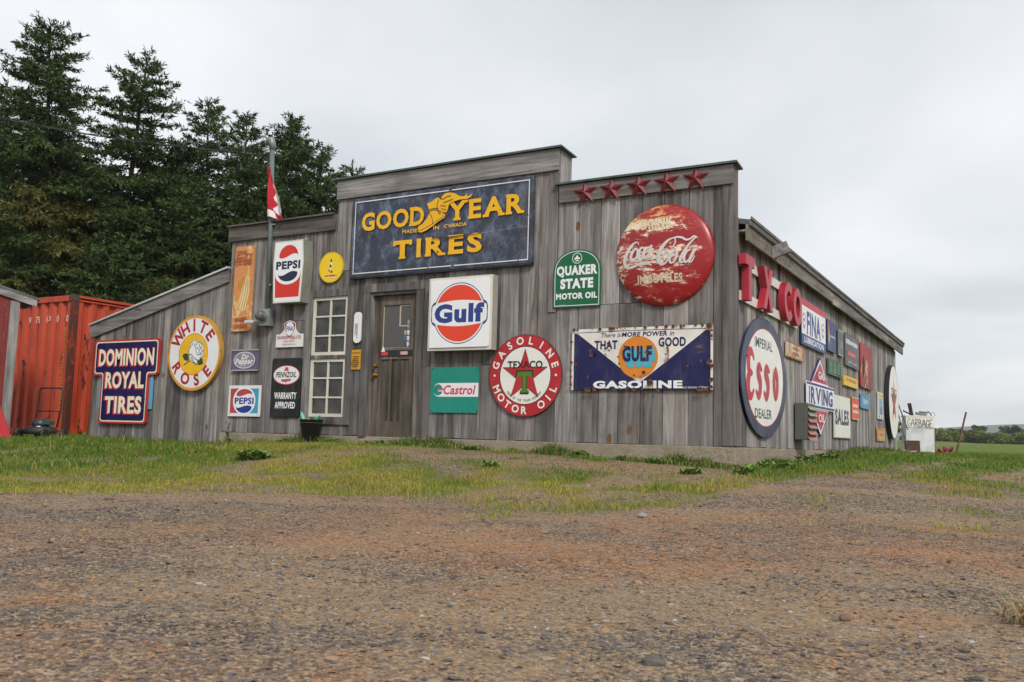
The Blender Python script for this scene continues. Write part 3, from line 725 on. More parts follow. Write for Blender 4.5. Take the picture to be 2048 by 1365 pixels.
ROSEL = [[(.045,.198),(-.056,.094),(-.067,-.012)],[(.062,.169),(.109,.1),(.146,-.007),(.229,-.027),(.309,-.01)],[(.104,.158),(.182,.204),(.267,.163),(.258,.106),(.202,.126),(.212,.164)],[(.135,.109),(.207,.069),(.199,.011)],[(.231,.106),(.29,.048),(.228,-.008)],[(-.059,-.021),(.009,-.013),(.069,-.072),(.183,-.122)],[(.013,-.061),(.076,-.149),(.162,-.189)]]
BOTTLE = [(.076,.356),(.121,.353),(.127,.263),(.125,.189),(.144,.128),(.148,-.006),(.142,-.08),(.116,-.167),(.07,-.35),(-.021,-.357),(-.112,-.327),(-.086,-.187),(-.045,-.054),(-.012,.048),(.029,.165),(.066,.223),(.077,.282)]
ESSO = [[(-.57,.195,.06),(-.65,.262,.09),(-.755,.25,.13),(-.80,.15,.15),(-.785,.06,.14),(-.72,.02,.10),(-.645,.015,.06)],[(-.645,.02,.05),(-.73,.015,.10),(-.80,-.05,.15),(-.825,-.14,.16),(-.775,-.235,.13),(-.67,-.255,.09),(-.575,-.185,.05)],
 [(-.228,.085,.06),(-.33,.115,.11),(-.385,.041,.13),(-.28,-.07,.15),(-.291,-.18,.13),(-.357,-.24,.10),(-.46,-.19,.05)],
 [(.142,.09,.06),(.024,.118,.11),(-.025,.05,.13),(.086,-.06,.15),(.074,-.175,.13),(.004,-.24,.10),(-.095,-.185,.05)],
 [(.476,.125,.10),(.41,.043,.115),(.40,-.097,.115),(.471,-.215,.10),(.555,-.13,.115),(.558,.028,.115),(.476,.125,.10)]]

# ------------------------------------------------------------------ signs on the front
# navy and red keyhole-shaped tyre sign
s = Sign('enamel_sign', 'navy and red cutout sign lettered DOMINION ROYAL TIRES on the low lean-to', 'f', -10.285, .785)
def key(i):
    w, st = .82 - i, .595 - i; top, mid, bot = .705 - i, .10 + i, -.705 + i; r = .05
    o = []
    def c(x, y, rr, a0, a1):
        for k in range(5):
            a = math.radians(a0 + (a1 - a0) * k / 4); o.append((x + rr * math.cos(a), y + rr * math.sin(a)))
    c(w - r, top - r, r, 0, 90); c(-w + r, top - r, r, 90, 180); c(-w + r, mid + r, r, 180, 270); c(-st - r, mid - r, r, 90, 0)
    c(-st + r, bot + r, r, 180, 270); c(st - r, bot + r, r, 270, 360); c(st + r, mid - r, r, 180, 90); c(w - r, mid + r, r, 270, 360); return o
s.slab('backing_strip', rect(1.36, .66, 0, -.13), .01, paint('5FA3C0', .3)); s.slab('panel', key(0), .035, paint('B7332C', .3))
s.flat('border', key(.03), paint('E5DFC6', .2)); s.flat('field', key(.05), paint('1A1450', .2))
RED2 = paint('C63A3A', .2); CRM = paint('EDE6CB', .15)
for tx, w, h, v in (('DOMINION', 1.40, .29, .405), ('ROYAL', .98, .28, .02), ('TIRES', .93, .29, -.395)):
    s.text('lettering_shadow', tx, w + .03, h + .03, -.012, v - .006, RED2, .055); s.text('lettering', tx, w, h, .008, v, CRM, .035)
s.rusty([(.62, .70, .02), (-.6, .18, .012), (.1, -.69, .014), (-.3, .7, .012), (.55, -.3, .01)], RUST); s.done()

s = Sign('enamel_sign', 'round white sign lettered WHITE ROSE with a rose on a yellow centre', 'f', -8.62, 1.22)
s.slab('panel', circle(.60, 64), .07, paint('B08A3A', .4, .4, .25)); s.ring('border', circle(.60, 64), circle(.555, 64), paint('D9982E', .3, .38, .25)); s.flat('field', circle(.555, 64), paint('E4E4E6', .15))
s.flat('centre_disc', circle(.335, 48, -.01, -.02), paint('C98B2A', .2)); s.flat('centre_disc', circle(.322, 48, -.01, -.02), paint('EAB61C', .25))
RD = paint('A81E2B', .2)
s.arc('lettering', 'WHITE', .44, .19, 148, 38, RD, .035, 1.0); s.arc('lettering', 'ROSE', .44, .18, 213, 318, RD, .035, 1.0, True)
k = .86; f = lambda l: [((u - .055) * k, v * k - .01) for u, v in l]
for i in (1, 2): s.flat('leaf_emblem', f(ROSE[i]), paint('1E4A33', .3))
s.stroke('leaf_emblem', f(ROSE[3]), paint('1E4A33', .3), .014); s.flat('rose_emblem', f(ROSE[0]), paint('8F9499', .2)); c0 = np.mean(f(ROSE[0]), 0)
s.flat('rose_emblem', [((u - c0[0]) * .93 + c0[0], (v - c0[1]) * .93 + c0[1]) for u, v in f(ROSE[0])], paint('E6E6E4', .15))
for l in ROSEL: s.stroke('rose_lines', f(l), paint('6B7178', .2), .011)
s.done()

s = Sign('tin_sign', 'tall faded orange tin sign with a cream soda bottle', 'f', -7.67, 2.205)
s.slab('panel', rrect(.41, 1.33, .03), .018, worn('faded_orange_tin', 'DD9358', [(.56, 'E2C48C'), (.60, 'CF7347'), (.70, 'A8522E')], 1.5, (1.4, 1, .7), .5))
s.flat('disc_emblem', circle(.17, 32, .03, -.05, .24), paint('C98A3C', .5))
s.flat('bottle_emblem', BOTTLE, paint('D9A65C', .3)); s.flat('bottle_emblem', [(u * .82 + .012, v * .97) for u, v in BOTTLE if v < .2], paint('E6D09A', .4))
for q in (-.05, .0, .05): s.stroke('bottle_lines', [(.06 + q * .7, .15), (.05 + q, -.05), (-.02 + q * 1.1, -.33)], paint('A8682F', .3), .012)
s.text('lettering', 'DRINK', .22, .07, -.06, .565, paint('A55428', .5), .02)
for l in COKE: s.stroke('script_lettering', [(u * .40, v * .55 + .445, w * .00042) for u, v, w in l], paint('9C4A2E', .5), per=5)
s.rows('faded_lettering', .3, .2, 0, -.53, 2, paint('A9502C', .5), .8, 4, 7); s.rusty([(-.19, .6, .01), (.19, .1, .012), (-.18, -.6, .012), (.15, -.4, .01), (.1, -.37, .008)], RUST); s.done()

s = Sign('light_box_sign', 'white light box lettered PEPSI with bulging sides beside the service mast', 'f', -6.58, 2.37, .016)
box = [(-.268, -.465), (.268, -.465), (.302, .14), (.272, .46), (-.282, .46), (-.302, .14)]
s.slab('housing', box, .20, plain('dull_grey_housing', '8B8D84', .55, .2, .15)); sc_ = lambda l, k: [(u * k, v * (1 - (1 - k) * .6)) for u, v in l]
s.ring('rim', box, sc_(box, .93), paint('CFCFC4', .25)); s.flat('face', sc_(box, .93), paint('EBEBEE', .08))
RP = paint('D2321F', .06); NB = paint('12233F', .08)
top = [(-.185 + .37 * i / 20, .23 + .03 * math.sin((i / 20 - .5) * 5)) for i in range(21)]
dome_ = [(.185 * math.cos(math.pi * i / 20), .235 + .16 * math.sin(math.pi * i / 20)) for i in range(21)]
s.flat('emblem', dome_[::1] + top, RP)
wv = [(-.19 + .38 * i / 20, -.03 + .03 * math.sin((i / 20 - .45) * 5)) for i in range(21)]
s.flat('emblem_wave', wv + [(.19 * math.cos(-math.pi * i / 20), -.035 - .115 * math.sin(math.pi * i / 20)) for i in range(21)], NB)
lo = [(-.232, -.385), (.232, -.385), (.255, -.02)] + [(.25 * math.cos(-math.pi * i / 24), -.03 - .165 * math.sin(math.pi * i / 24)) for i in range(25)] + [(-.255, -.02)]
s.flat('emblem_base', lo, RP); s.text('lettering', 'PEPSI', .475, .125, 0, .095, NB, .05); s.done()

s = Sign('button_sign', 'small round yellow tin sign between light box and dark wide sign', 'f', -5.915, 2.415)
s.slab('panel', circle(.228, 48), .02, paint('D9B51E', .2)); s.flat('field', circle(.21, 48), paint('EFCB22', .12))
for k_, (u, v, r1, cl) in enumerate(((.0, .09, .03, '1C1A1A'), (.005, .055, .026, 'EDE4DC'), (-.01, .015, .024, '1C1A1A'), (0, -.025, .024, 'E2D5CC'), (-.03, -.05, .02, 'B8352F'), (.015, -.065, .022, '2A2020'))): s.flat('figure_mark', blob(u, v, r1, 60 + k_, .8, 1.2), paint(cl, .1))
s.rows('lettering', .22, .045, 0, -.125, 1, paint('C23A35', .2), .95, 3, 6); s.rows('lettering', .2, .03, .01, -.15, 1, paint('F0E3D8', .1), .9, 4, 6)
s.rusty([(0, .215, .008), (.0, -.217, .008)], RUST); s.done()

s = Sign('fuel_agent_sign', 'white sign with shield on top lettered FINA and DAVISON FUELS LTD.', 'f', -6.66, 1.365)
pl = [(-.27, -.095), (.27, -.095), (.27, .095), (.2, .10), (.15, .125), (.115, .17), (.105, .22)] + [(-.105, .22), (-.115, .17), (-.15, .125), (-.2, .10), (-.27, .095)]
s.slab('panel', pl, .012, paint('E4E2E1', .15)); shd = [(-.118, .25), (-.07, .285), (0, .305), (.07, .285), (.118, .25), (.105, .16), (.06, .08), (0, .03), (-.06, .08), (-.105, .16)]
s.slab('shield', shd, .006, paint('E4E2E1', .15)); s.flat('shield_emblem', [(u * .92, (v - .17) * .92 + .17) for u, v in shd], paint('B3262E', .15)); s.flat('shield_disc', circle(.082, 24, 0, .18, .105), WHITE)
s.text('lettering', 'FINA', .135, .075, 0, .18, paint('1B3E82', .1), .035); RDD = paint('A3323A', .15)
s.text('lettering', 'DAVISON FUELS LTD.', .48, .045, 0, .05, RDD, .01); s.text('lettering', 'SALES AGENT', .22, .028, 0, -.005, RDD, .0); s.text('lettering', 'GREENWICH, N.S.', .26, .026, 0, -.055, RDD, .0); s.done()

s = Sign('enamel_sign', 'small faded mauve sign lettered Dr Pepper in a grey oval', 'f', -7.545, 1.09)
s.slab('panel', rect(.57, .32), .02, paint('625A78', .35)); s.slab('rail', rect(.58, .018, 0, .155), .008, paint('A8A6AC', .2), .02); s.slab('rail', rect(.58, .018, 0, -.155), .008, paint('A8A6AC', .2), .02)
s.flat('oval', circle(.225, 40, 0, 0, .13), paint('D6D3D6', .15)); s.flat('oval', circle(.208, 40, 0, 0, .115), paint('8B8590', .25)); LG = paint('DAD8DC', .12)
s.text('lettering', 'Dr', .15, .085, .02, .052, LG, .045, .25); s.text('lettering', 'Pepper', .37, .115, 0, -.03, LG, .045, .2); s.screws(0.53, 0.25); s.done()

s = Sign('enamel_sign', 'square white sign lettered PEPSI with red and light blue sides', 'f', -7.515, .47)
s.slab('panel', rect(.67, .47), .014, paint('E3E3E6', .15)); s.flat('red_field', rect(.28, .375, -.155, 0), paint('B8434A', .25)); s.flat('blue_field', rect(.28, .375, .155, 0), paint('35A0B8', .25))
s.flat('oval', circle(.235, 40, 0, 0, .215), WHITE); P2 = paint('B8434A', .2); B2 = paint('1B3690', .15)
s.flat('emblem', [(.165 * math.cos(math.pi * i / 20), .095 + .085 * math.sin(math.pi * i / 20)) for i in range(21)] + [(-.165 + .33 * i / 12, .088 + .02 * math.sin((i / 12 - .5) * 5)) for i in range(13)], P2)
s.flat('emblem_wave', [(-.165 + .33 * i / 12, -.088 + .018 * math.sin((i / 12 - .4) * 5)) for i in range(13)] + [(.165 * math.cos(-math.pi * i / 20), -.09 - .095 * math.sin(math.pi * i / 20)) for i in range(21)], B2)
s.text('lettering', 'PEPSI', .40, .10, 0, 0, B2, .04); s.rusty([(-.3, -.2, .008), (-.22, -.12, .007), (.3, -.21, .007), (-.18, .19, .006)], RUST); s.done()

s = Sign('enamel_sign', 'tall black sign lettered PENNZOIL and WARRANTY APPROVED beside the window', 'f', -6.68, .67)
s.slab('panel', rrect(.58, .87, .04), .016, paint('17191D', .35)); s.flat('oval', circle(.262, 44, 0, .185, .145), paint('C9404A', .2)); s.flat('oval', circle(.25, 44, 0, .185, .133), paint('E6E4E4', .12))
s.text('lettering', 'PENNZOIL', .40, .085, 0, .19, BLACK, .03, .12); BR_ = paint('B94A52', .2)
s.flat('bell_emblem', [(-.05, .245), (.05, .245), (.035, .265), (.03, .30), (-.03, .30), (-.035, .265)], BR_); s.flat('bell_emblem', [(-.1, .12), (.1, .13), (.085, .095), (.02, .09), (0, .065), (-.02, .085), (-.085, .085)], BR_)
s.text('lettering', 'WARRANTY', .44, .10, 0, -.12, WHITE, .035); s.text('lettering', 'APPROVED', .40, .10, 0, -.26, WHITE, .035); s.screws(0.5, 0.8); s.done()

s = Sign('warning_sign', 'small yellow warning notice between window and door', 'f', -5.39, 1.06)
s.slab('panel', rrect(.205, .28, .012), .008, paint('D29A17', .2)); s.text('lettering', 'WARNING', .15, .03, 0, .095, BLACK, .01); s.rows('lettering', .15, .17, 0, -.03, 6, paint('5A3D12', .1), .7, 3, 8); s.done()

s = Sign('wall_thermometer', 'white tall rounded thermometer plate beside the door', 'f', -5.375, 1.515, cat='thermometer')
s.slab('panel', rrect(.135, .44, .06, 0, 0, 8), .02, paint('E6E6E6', .1)); s.slab('glass_tube', rect(.008, .2, 0, -.05), .006, paint('7B8288', .1), .02); s.rows('scale_marks', .05, .16, -.02, -.02, 9, paint('8A8F94', .1), .5, 6, 2); s.done()

s = Sign('light_box_sign', 'large square white light box lettered Gulf on an orange disc beside door', 'f', -3.585, 1.625)
bx = rect(.99, .97); s.slab('housing', bx, .13, plain('off_white_housing', 'A9A69A', .5, .1, .12)); s.frame('rim', .99, .97, .035, paint('D2D0C6', .25)); s.slab('face', rrect(.915, .895, .02), .018, paint('EDEDEF', .06))
BLU = paint('24457F', .08); ORR = paint('E2452A', .05)
s.flat('emblem_outline', circle(.405, 64), BLU); s.flat('emblem_outline', rrect(.88, .33, .09), BLU); s.flat('emblem_ring', circle(.393, 64), WHITE); s.flat('emblem_disc', circle(.375, 64), ORR)
bb = [(-.35 + .7 * i / 16, .142 + .03 * math.cos((i / 16 - .5) * math.pi)) for i in range(17)]
s.flat('emblem_band', bb + [(.42, .10), (.43, 0), (.42, -.10)] + [(u, -v) for u, v in bb[::-1]] + [(-.42, -.10), (-.43, 0), (-.42, .10)], WHITE)
s.text('lettering', 'Gulf', .77, .255, 0, .0, paint('2A3F86', .06), .055); s.done()

s = Sign('sheet_sign', 'flat teal square sign lettered Castrol below the light box', 'f', -3.715, .63)
TL = paint('168878', .15); PK = paint('C64A62', .15)
s.slab('panel', rect(.75, .60), .008, TL); s.flat('band', [(.375, -.09), (.375, .09), (-.24, .09)] + [(-.24 + .09 * math.cos(math.radians(90 + 15 * i)), .09 * math.sin(math.radians(90 + 15 * i))) for i in range(1, 12)] + [(-.24, -.09)], paint('EAE6EA', .1))
s.flat('emblem', circle(.075, 24, -.255, 0), TL); s.flat('emblem', rect(.10, .018, -.2, .012), PK); s.flat('emblem', rect(.10, .012, -.2, -.014), WHITE); s.text('lettering', 'Castrol', .49, .125, .08, 0, PK, .03, .2); s.screws(0.71, 0.56); s.done()

s = Sign('enamel_sign', 'round red and white sign lettered TEXACO GASOLINE MOTOR OIL with a star', 'f', -2.65, .81)
TR = paint('B3222C', .25, .35, .05); TW = paint('E6E4DC', .12)
s.slab('panel', circle(.52, 72), .02, paint('5A2A28', .4)); s.flat('ring', circle(.512, 72), TR); s.flat('field', circle(.37, 64), BLACK); s.flat('field', circle(.36, 64), TW)
s.arc('lettering', 'GASOLINE', .44, .095, 163, 17, TW, .03, 1.0); s.arc('lettering', 'MOTOR OIL', .44, .095, 203, 337, TW, .03, 1.0, True)
for sx in (-1, 1): s.flat('dot', circle(.016, 14, sx * .44, -.0), TW)
s.flat('star_outline', star(.34), paint('3A1518', .2)); s.flat('star', star(.325), TR)
s.text('lettering', 'TEXACO', .50, .095, .0, .135, BLACK, .022)
s.slabtext('letter_outline', 'T', .25, .30, 0, -.085, BLACK, .05); s.slabtext('letter', 'T', .215, .265, 0, -.085, paint('4E7A1E', .15), .035)
s.arc('small_lettering', 'MADE BY THE TEXAS COMPANY', .315, .028, 222, 318, BLACK, .0, 1.0, True); s.rusty([(.35, .38, .012), (-.2, -.49, .012), (.49, .12, .01)], RUST); s.done()

s = Sign('enamel_sign', 'green arched sign lettered QUAKER STATE MOTOR OIL', 'f', -1.955, 2.0)
def arch(i): return [(-.322 + i, -.355 + i), (.322 - i, -.355 + i)] + [((.322 - i) * math.cos(math.pi * k / 20), .08 + (.285 - i) * math.sin(math.pi * k / 20) ** .85) for k in range(21)]
QG = paint('12623C', .12); s.slab('panel', arch(0), .016, QG); s.ring('border', arch(.018), arch(.026), WHITE)
s.flat('emblem', circle(.068, 28, 0, .255), WHITE); s.flat('emblem', circle(.06, 28, 0, .255), QG); s.flat('emblem', [(-.04, .24), (.04, .24), (.035, .262), (.02, .262), (0, .298), (-.02, .262), (-.035, .262)], WHITE); s.flat('emblem', rect(.05, .012, 0, .222), WHITE)
s.text('lettering', 'QUAKER', .555, .145, 0, .095, WHITE, .055); s.text('lettering', 'STATE', .45, .13, 0, -.06, WHITE, .055); s.text('lettering', 'MOTOR OIL', .56, .078, 0, -.215, WHITE, .05)
s.rows('small_lettering', .12, .012, -.2, -.325, 1, paint('B8CFC0', .1), .9, 2, 8); s.done()

s = Sign('enamel_sign', 'wide rusty navy and white sign lettered THAT GOOD GULF GASOLINE', 'f', -1.115, .995)
NV = paint('17174E', .3, .3, .12); GW = paint('E3DED6', .3, .35, .2); GO = paint('D98324', .2)
s.slab('panel', rect(1.77, .74), .022, NV); s.flat('edge_strip', rect(.03, .74, -.87, 0), GW); s.flat('edge_strip', rect(.03, .74, .87, 0), GW); s.flat('triangle_field', [(-.885, .37), (-.885, .335), (-.80, .31), (0, -.29), (.80, .31), (.885, .335), (.885, .37)], GW)
s.stroke('rule', [(-.82, .325), (0, .333), (.82, .325)], NV, .008, per=4); s.flat('disc', circle(.25, 48, -.02, .015), GO)
s.text('lettering', 'There is', .26, .058, -.37, .287, NV, .005, .25); s.text('lettering', 'MORE POWER', .57, .058, .06, .287, NV, .03, .15); s.text('lettering', 'in', .05, .055, .40, .287, NV, .005, .25)
s.text('lettering', 'THAT', .30, .105, -.43, .17, NV, .035); s.text('lettering', 'GOOD', .33, .11, .40, .185, NV, .035)
for i in range(9): s.text('lettering_shadow', 'GULF', .37, .19, -.028 + .005 * i, .05 - .0085 * i, paint('4FA9BF', .2), .05)
s.text('lettering', 'GULF', .37, .19, -.03, .055, NV, .05); s.text('lettering', 'GASOLINE', 1.12, .092, -.03, -.308, WHITE, .055); s.text('small_lettering', 'GULF REFINING COMPANY', .30, .022, .68, -.345, WHITE, .0)
q = random.Random(5); sp = [(q.uniform(-.86, .86), .365, q.uniform(.006, .022)) for _ in range(30)] + [(q.choice((-.878, .878)), q.uniform(-.36, .36), q.uniform(.008, .024)) for _ in range(16)] + [(q.uniform(-.86, .86), -.362, q.uniform(.008, .022)) for _ in range(16)]
sp += [(.85, .35, .035), (.86, -.05, .03), (-.60, .06, .024), (-.42, .055, .01), (-.37, .1, .012), (-.17, .14, .016), (-.24, -.06, .014), (-.05, -.2, .014), (.07, -.17, .024), (.60, -.09, .016), (.76, -.04, .012), (-.8, -.05, .012), (-.64, -.21, .014), (.15, -.29, .038), (.02, .06, .016), (-.38, .18, .02), (.34, .04, .01), (.1, .07, .018), (-.25, .02, .012)]
s.rusty(sp, RUST, RUSTO); s.done()

# big worn red button
s = Sign('button_sign', 'large domed worn red disc lettered Coca-Cola with cream patches', 'f', -.825, 2.205, .014)
RR = .605
prof = [(RR, 0), (RR, .012)] + [(RR * math.cos(math.radians(a)), .012 + .115 * math.sin(math.radians(a))) for a in range(6, 91, 6)]
redworn, t, b = newmat('worn_red_enamel'); co = objco(t); sx_ = N(t, 'ShaderNodeSeparateXYZ'); t.links.new(co, sx_.inputs[0])
wv_ = noise(t, mapping(t, co, (.8, 1, 1.7)), 4.6, 9, .76, .5); wf_ = noise(t, mapping(t, co, (.5, 1, 2.2)), 17, 5, .7)
bd_ = ramp(t, M(t, 'MULTIPLY_ADD', sx_.outputs[2], .83, .5), [(0, 0.), (.1, .5), (.18, .15), (.25, .95), (.33, .45), (.46, .95), (.56, .75), (.65, .2), (.73, .5), (.81, 1.), (.88, .5), (.98, .55)])
bx_ = ramp(t, M(t, 'MULTIPLY_ADD', sx_.outputs[0], .83, .5), [(0, .75), (.2, 1.), (.6, .9), (.78, .4), (1, .12)])
wn_ = M(t, 'ADD', M(t, 'ADD', M(t, 'MULTIPLY', wv_, .7), M(t, 'MULTIPLY', wf_, .3)), M(t, 'MULTIPLY', M(t, 'MULTIPLY', bd_, bx_), .168))
rc_ = mix(t, noise(t, co, 2.0, 5, .6), lin('86161C'), lin('A8242A'))
rc_ = mix(t, ramp(t, wn_, [(.555, 0), (.60, .55)]), rc_, lin('B8584A')); rc_ = mix(t, ramp(t, wn_, [(.605, 0), (.635, 1)]), rc_, mix(t, ramp(t, M(t, 'ADD', sx_.outputs[2], M(t, 'MULTIPLY', wf_, .25)), [(.47, 0), (.6, 1)]), lin('EADFC8'), lin('D9A85A')))
t.links.new(rc_, b.inputs['Base Color']); t.links.new(ramp(t, wn_, [(.55, .3), (.63, .7)]), b.inputs['Roughness']); bump(t, b, wn_, .3, .006)
s.mb('disc', redworn).lathe([(max(r, .002), z) for r, z in prof], 72, Matrix.Rotation(math.pi / 2, 4, 'X'))
s.dome = lambda u, v: .012 + .115 * math.sqrt(max(0.0, 1 - (u * u + v * v) / RR ** 2)); s.d = .003
def dense(V, F, cell=.05):
    bm = bmesh.new(); vv = [bm.verts.new((a, c, 0)) for a, c in V]
    for f in F:
        try: bm.faces.new([vv[i] for i in f])
        except ValueError: pass
    for ax in (0, 1):
        lo_, hi_ = min(p[ax] for p in V), max(p[ax] for p in V); x = lo_ + cell
        while x < hi_:
            n = (1, 0, 0) if ax == 0 else (0, 1, 0); pt = (x, 0, 0) if ax == 0 else (0, x, 0)
            bmesh.ops.bisect_plane(bm, geom=bm.verts[:] + bm.edges[:] + bm.faces[:], plane_co=pt, plane_no=n); x += cell
    bm.verts.index_update(); o = [(v.co.x, v.co.y) for v in bm.verts], [tuple(v.index for v in f.verts) for f in bm.faces]; bm.free(); return o
creamw = worn('worn_cream_lettering', 'E0D2AE', [(.60, '9E1B22'), (.62, 'E9E4E4')], 5, (1, 1, 1), .4, 22)
def dtext(txt, w, h, cx, cy, mat, bold, shear=0):
    V, F = glyphs(txt, bold); V = V / V.max(0); P_ = [((a - .5) * w + (c - .5) * h * shear + cx, (c - .5) * h + cy) for a, c in V]
    s.n = len(s.order) + 1; s.mesh('lettering', *dense(P_, F), mat); s.n = 0
dtext('DRINK', .40, .13, -.06, .37, creamw, .05); dtext('IN BOTTLES', .55, .105, -.02, -.29, creamw, .04)
SCR = worn('worn_script_white', 'E4DCDA', [(.66, 'A33A34'), (.68, 'DCC9A0')], 6, (1, 1, 1), .4, 26)
for l in COKE: s.stroke('script_lettering', [(u - .0, v, w * .00082) for u, v, w in l], SCR, per=8)
s.dome = None; r_ = s.done()
for o in r_.children:
    if o.name.startswith('disc'): o.data.polygons.foreach_set('use_smooth', [True] * len(o.data.polygons))

# five barn stars
bar = paint('6E1620', .3, .45)
WORD = ['leftmost', 'second', 'middle', 'fourth', 'rightmost']
for i, x in enumerate((-1.85, -1.50, -1.145, -.79, -.44)):
    q = MB(); p5 = star(.17, .17 * .40); v = [(0, -.055, 0)] + [(u, -.004, w) for u, w in p5]
    q.add(v, [(0, 1 + k, 1 + (k + 1) % 10) for k in range(10)] + [tuple(range(10, 0, -1))])
    o = q.build('barn_star', bar); o.location = (x, -.045, 3.065 + .004 * i); o.rotation_euler = (0, math.radians((-4, 3, -2, -3, 2)[i]), 0)
    tag(o, WORD[i] + ' of five dark red metal stars along the top right board' if i not in (1, 3) else WORD[i] + ' from left of five dark red metal stars on the top right board', 'star', 'dark red metal stars on the top right board')

# wide dark tyre sign
s = Sign('enamel_sign', 'very wide dark weathered sign lettered GOOD YEAR TIRES in yellow above the door', 'f', -4.05, 2.80, .014)
gym, t, b = newmat('weathered_navy_enamel'); co = objco(t)
c1 = mix(t, noise(t, co, 1.6, 6, .65), lin('222838'), lin('3A4252'))
c1 = mix(t, ramp(t, noise(t, mapping(t, co, (1.6, 1, 1)), 4.0, 9, .75), [(.47, 0), (.68, .85)]), c1, lin('74829A'))
c1 = mix(t, ramp(t, noise(t, mapping(t, co, (2.2, 1, .7), (3, 0, 1)), 1.4, 6, .7), [(.54, 0), (.7, .6)]), c1, lin('5D4C3E'))
c1 = mix(t, ramp(t, noise(t, co, 40, 4, .7), [(.68, 0), (.72, .6)]), c1, lin('9FB0C0'))
t.links.new(c1, b.inputs['Base Color']); b.inputs['Roughness'].default_value = .38; bump(t, b, noise(t, co, 3, 4), .15, .02)
s.slab('panel', rect(2.95, 1.15), .045, gym); s.slab('frame', rect(2.95, .03, 0, -.575), .06, paint('1B202B', .4), 0)
s.frame('border', 2.85, 1.05, .014, paint('DDE0E0', .2))
YG = paint('EDB314', .14)
s.slabtext('lettering', 'GOOD', 1.08, .265, -.755, .215, YG, .034, .12); s.slabtext('lettering', 'YEAR', 1.17, .265, .76, .225, YG, .034, .12); s.slabtext('lettering', 'TIRES', 1.45, .26, 0.01, -.235, YG, .04, .18)
s.text('small_lettering', 'MADE', .25, .05, -.44, .012, YG, .02); s.text('small_lettering', 'IN', .09, .05, .0, .022, YG, .02); s.text('small_lettering', 'CANADA', .36, .05, .31, .028, YG, .02)
s.flat('winged_foot_emblem', FOOT, YG)
for l in FOOTL: s.stroke('emblem_lines', l, paint('2A2E3A', .2), .009, per=5)
s.stroke('crack', [(-.05, -.12, .01), (.2, -.135, .02), (.45, -.125, .012), (.72, -.125, .008)], RUST, per=10); s.stroke('crack', [(.72, -.12, .004), (1.4, -.09, .004)], paint('8795A2', .1), per=4)
s.rusty([(-.03, -.11, .02), (.05, -.315, .016), (.2, .0, .02), (.22, .52, .02), (-1.3, .06, .02), (-1.12, .02, .022), (-1.43, -.2, .016), (.3, -.53, .018), (.75, -.54, .012), (1.42, .05, .015), (.12, .215, .012), (1.0, .16, .008), (-.1, -.53, .014), (1.3, -.53, .01)], RUST, RUSTO); s.done()

# ------------------------------------------------------------------ signs on the right-hand side wall
ltr = worn('faded_red_block_face', 'B52A3A', [(.66, 'C04A56')], 3, (1, 1, 1), .4)
rail = paint('D6D4CA', .3)
for i, (z, w_) in enumerate(((2.105, 'upper'), (1.71, 'lower'))):
    q = MB(); q.box(.018, .036, .12, 3.0, z - .055, z + .055); o = q.build('mounting_rail', rail); tag(o, w_ + ' of two white boards behind the red block letters on the side wall', 'board', 'white boards behind the red letters')
def letter(ch, poly, hole=None, open_ring=False):
    q = MB(); fn = lambda u, v, d: (d, u, v)
    if hole is None: q.prism(ccw(poly), .037, .125, fn)
    else:
        n = len(poly); v = [fn(*p_, .037) for p_ in poly] + [fn(*p_, .125) for p_ in poly] + [fn(*p_, .037) for p_ in hole] + [fn(*p_, .125) for p_ in hole]
        rngs = range(n - 1) if open_ring else range(n); f_ = []
        for i in rngs:
            j = (i + 1) % n; f_ += [(i, j, n + j, n + i), (2 * n + j, 2 * n + i, 3 * n + i, 3 * n + j), (n + i, n + j, 3 * n + j, 3 * n + i), (j, i, 2 * n + i, 2 * n + j)]
        if open_ring: f_ += [(0, n, 3 * n, 2 * n), (n - 1, 3 * n - 1, 4 * n - 1, 2 * n - 1)]
        q.add(v, f_)
    o = q.build('block_letter', ltr, bevel=.004); tag(o, 'large red block letter %s standing off the white boards of the side wall' % ch, 'letter', 'large red block letters')
letter('T', [(.03, 2.05), (.155, 2.05), (.155, 1.655), (.28, 1.655), (.28, 2.05), (.40, 2.05), (.40, 2.17), (.03, 2.17)])
letter('X', [(.81, 1.65), (.95, 1.65), (1.045, 1.83), (1.13, 1.65), (1.27, 1.65), (1.115, 1.915), (1.27, 2.17), (1.13, 2.17), (1.045, 2.0), (.96, 2.17), (.82, 2.17), (.975, 1.915)])
cc_ = [(2.13 + .25 * math.cos(math.radians(a)), 1.91 + .26 * math.sin(math.radians(a))) for a in np.linspace(42, 318, 30)]; ci = [(2.13 + .13 * math.cos(math.radians(a)), 1.91 + .14 * math.sin(math.radians(a))) for a in np.linspace(42, 318, 30)]
letter('C', cc_, ci, True)
letter('O', [(2.66 + .25 * math.cos(a), 1.91 + .26 * math.sin(a)) for a in np.linspace(0, 2 * math.pi, 37)[:-1]], [(2.66 + .13 * math.cos(a), 1.91 + .15 * math.sin(a)) for a in np.linspace(0, 2 * math.pi, 37)[:-1]])

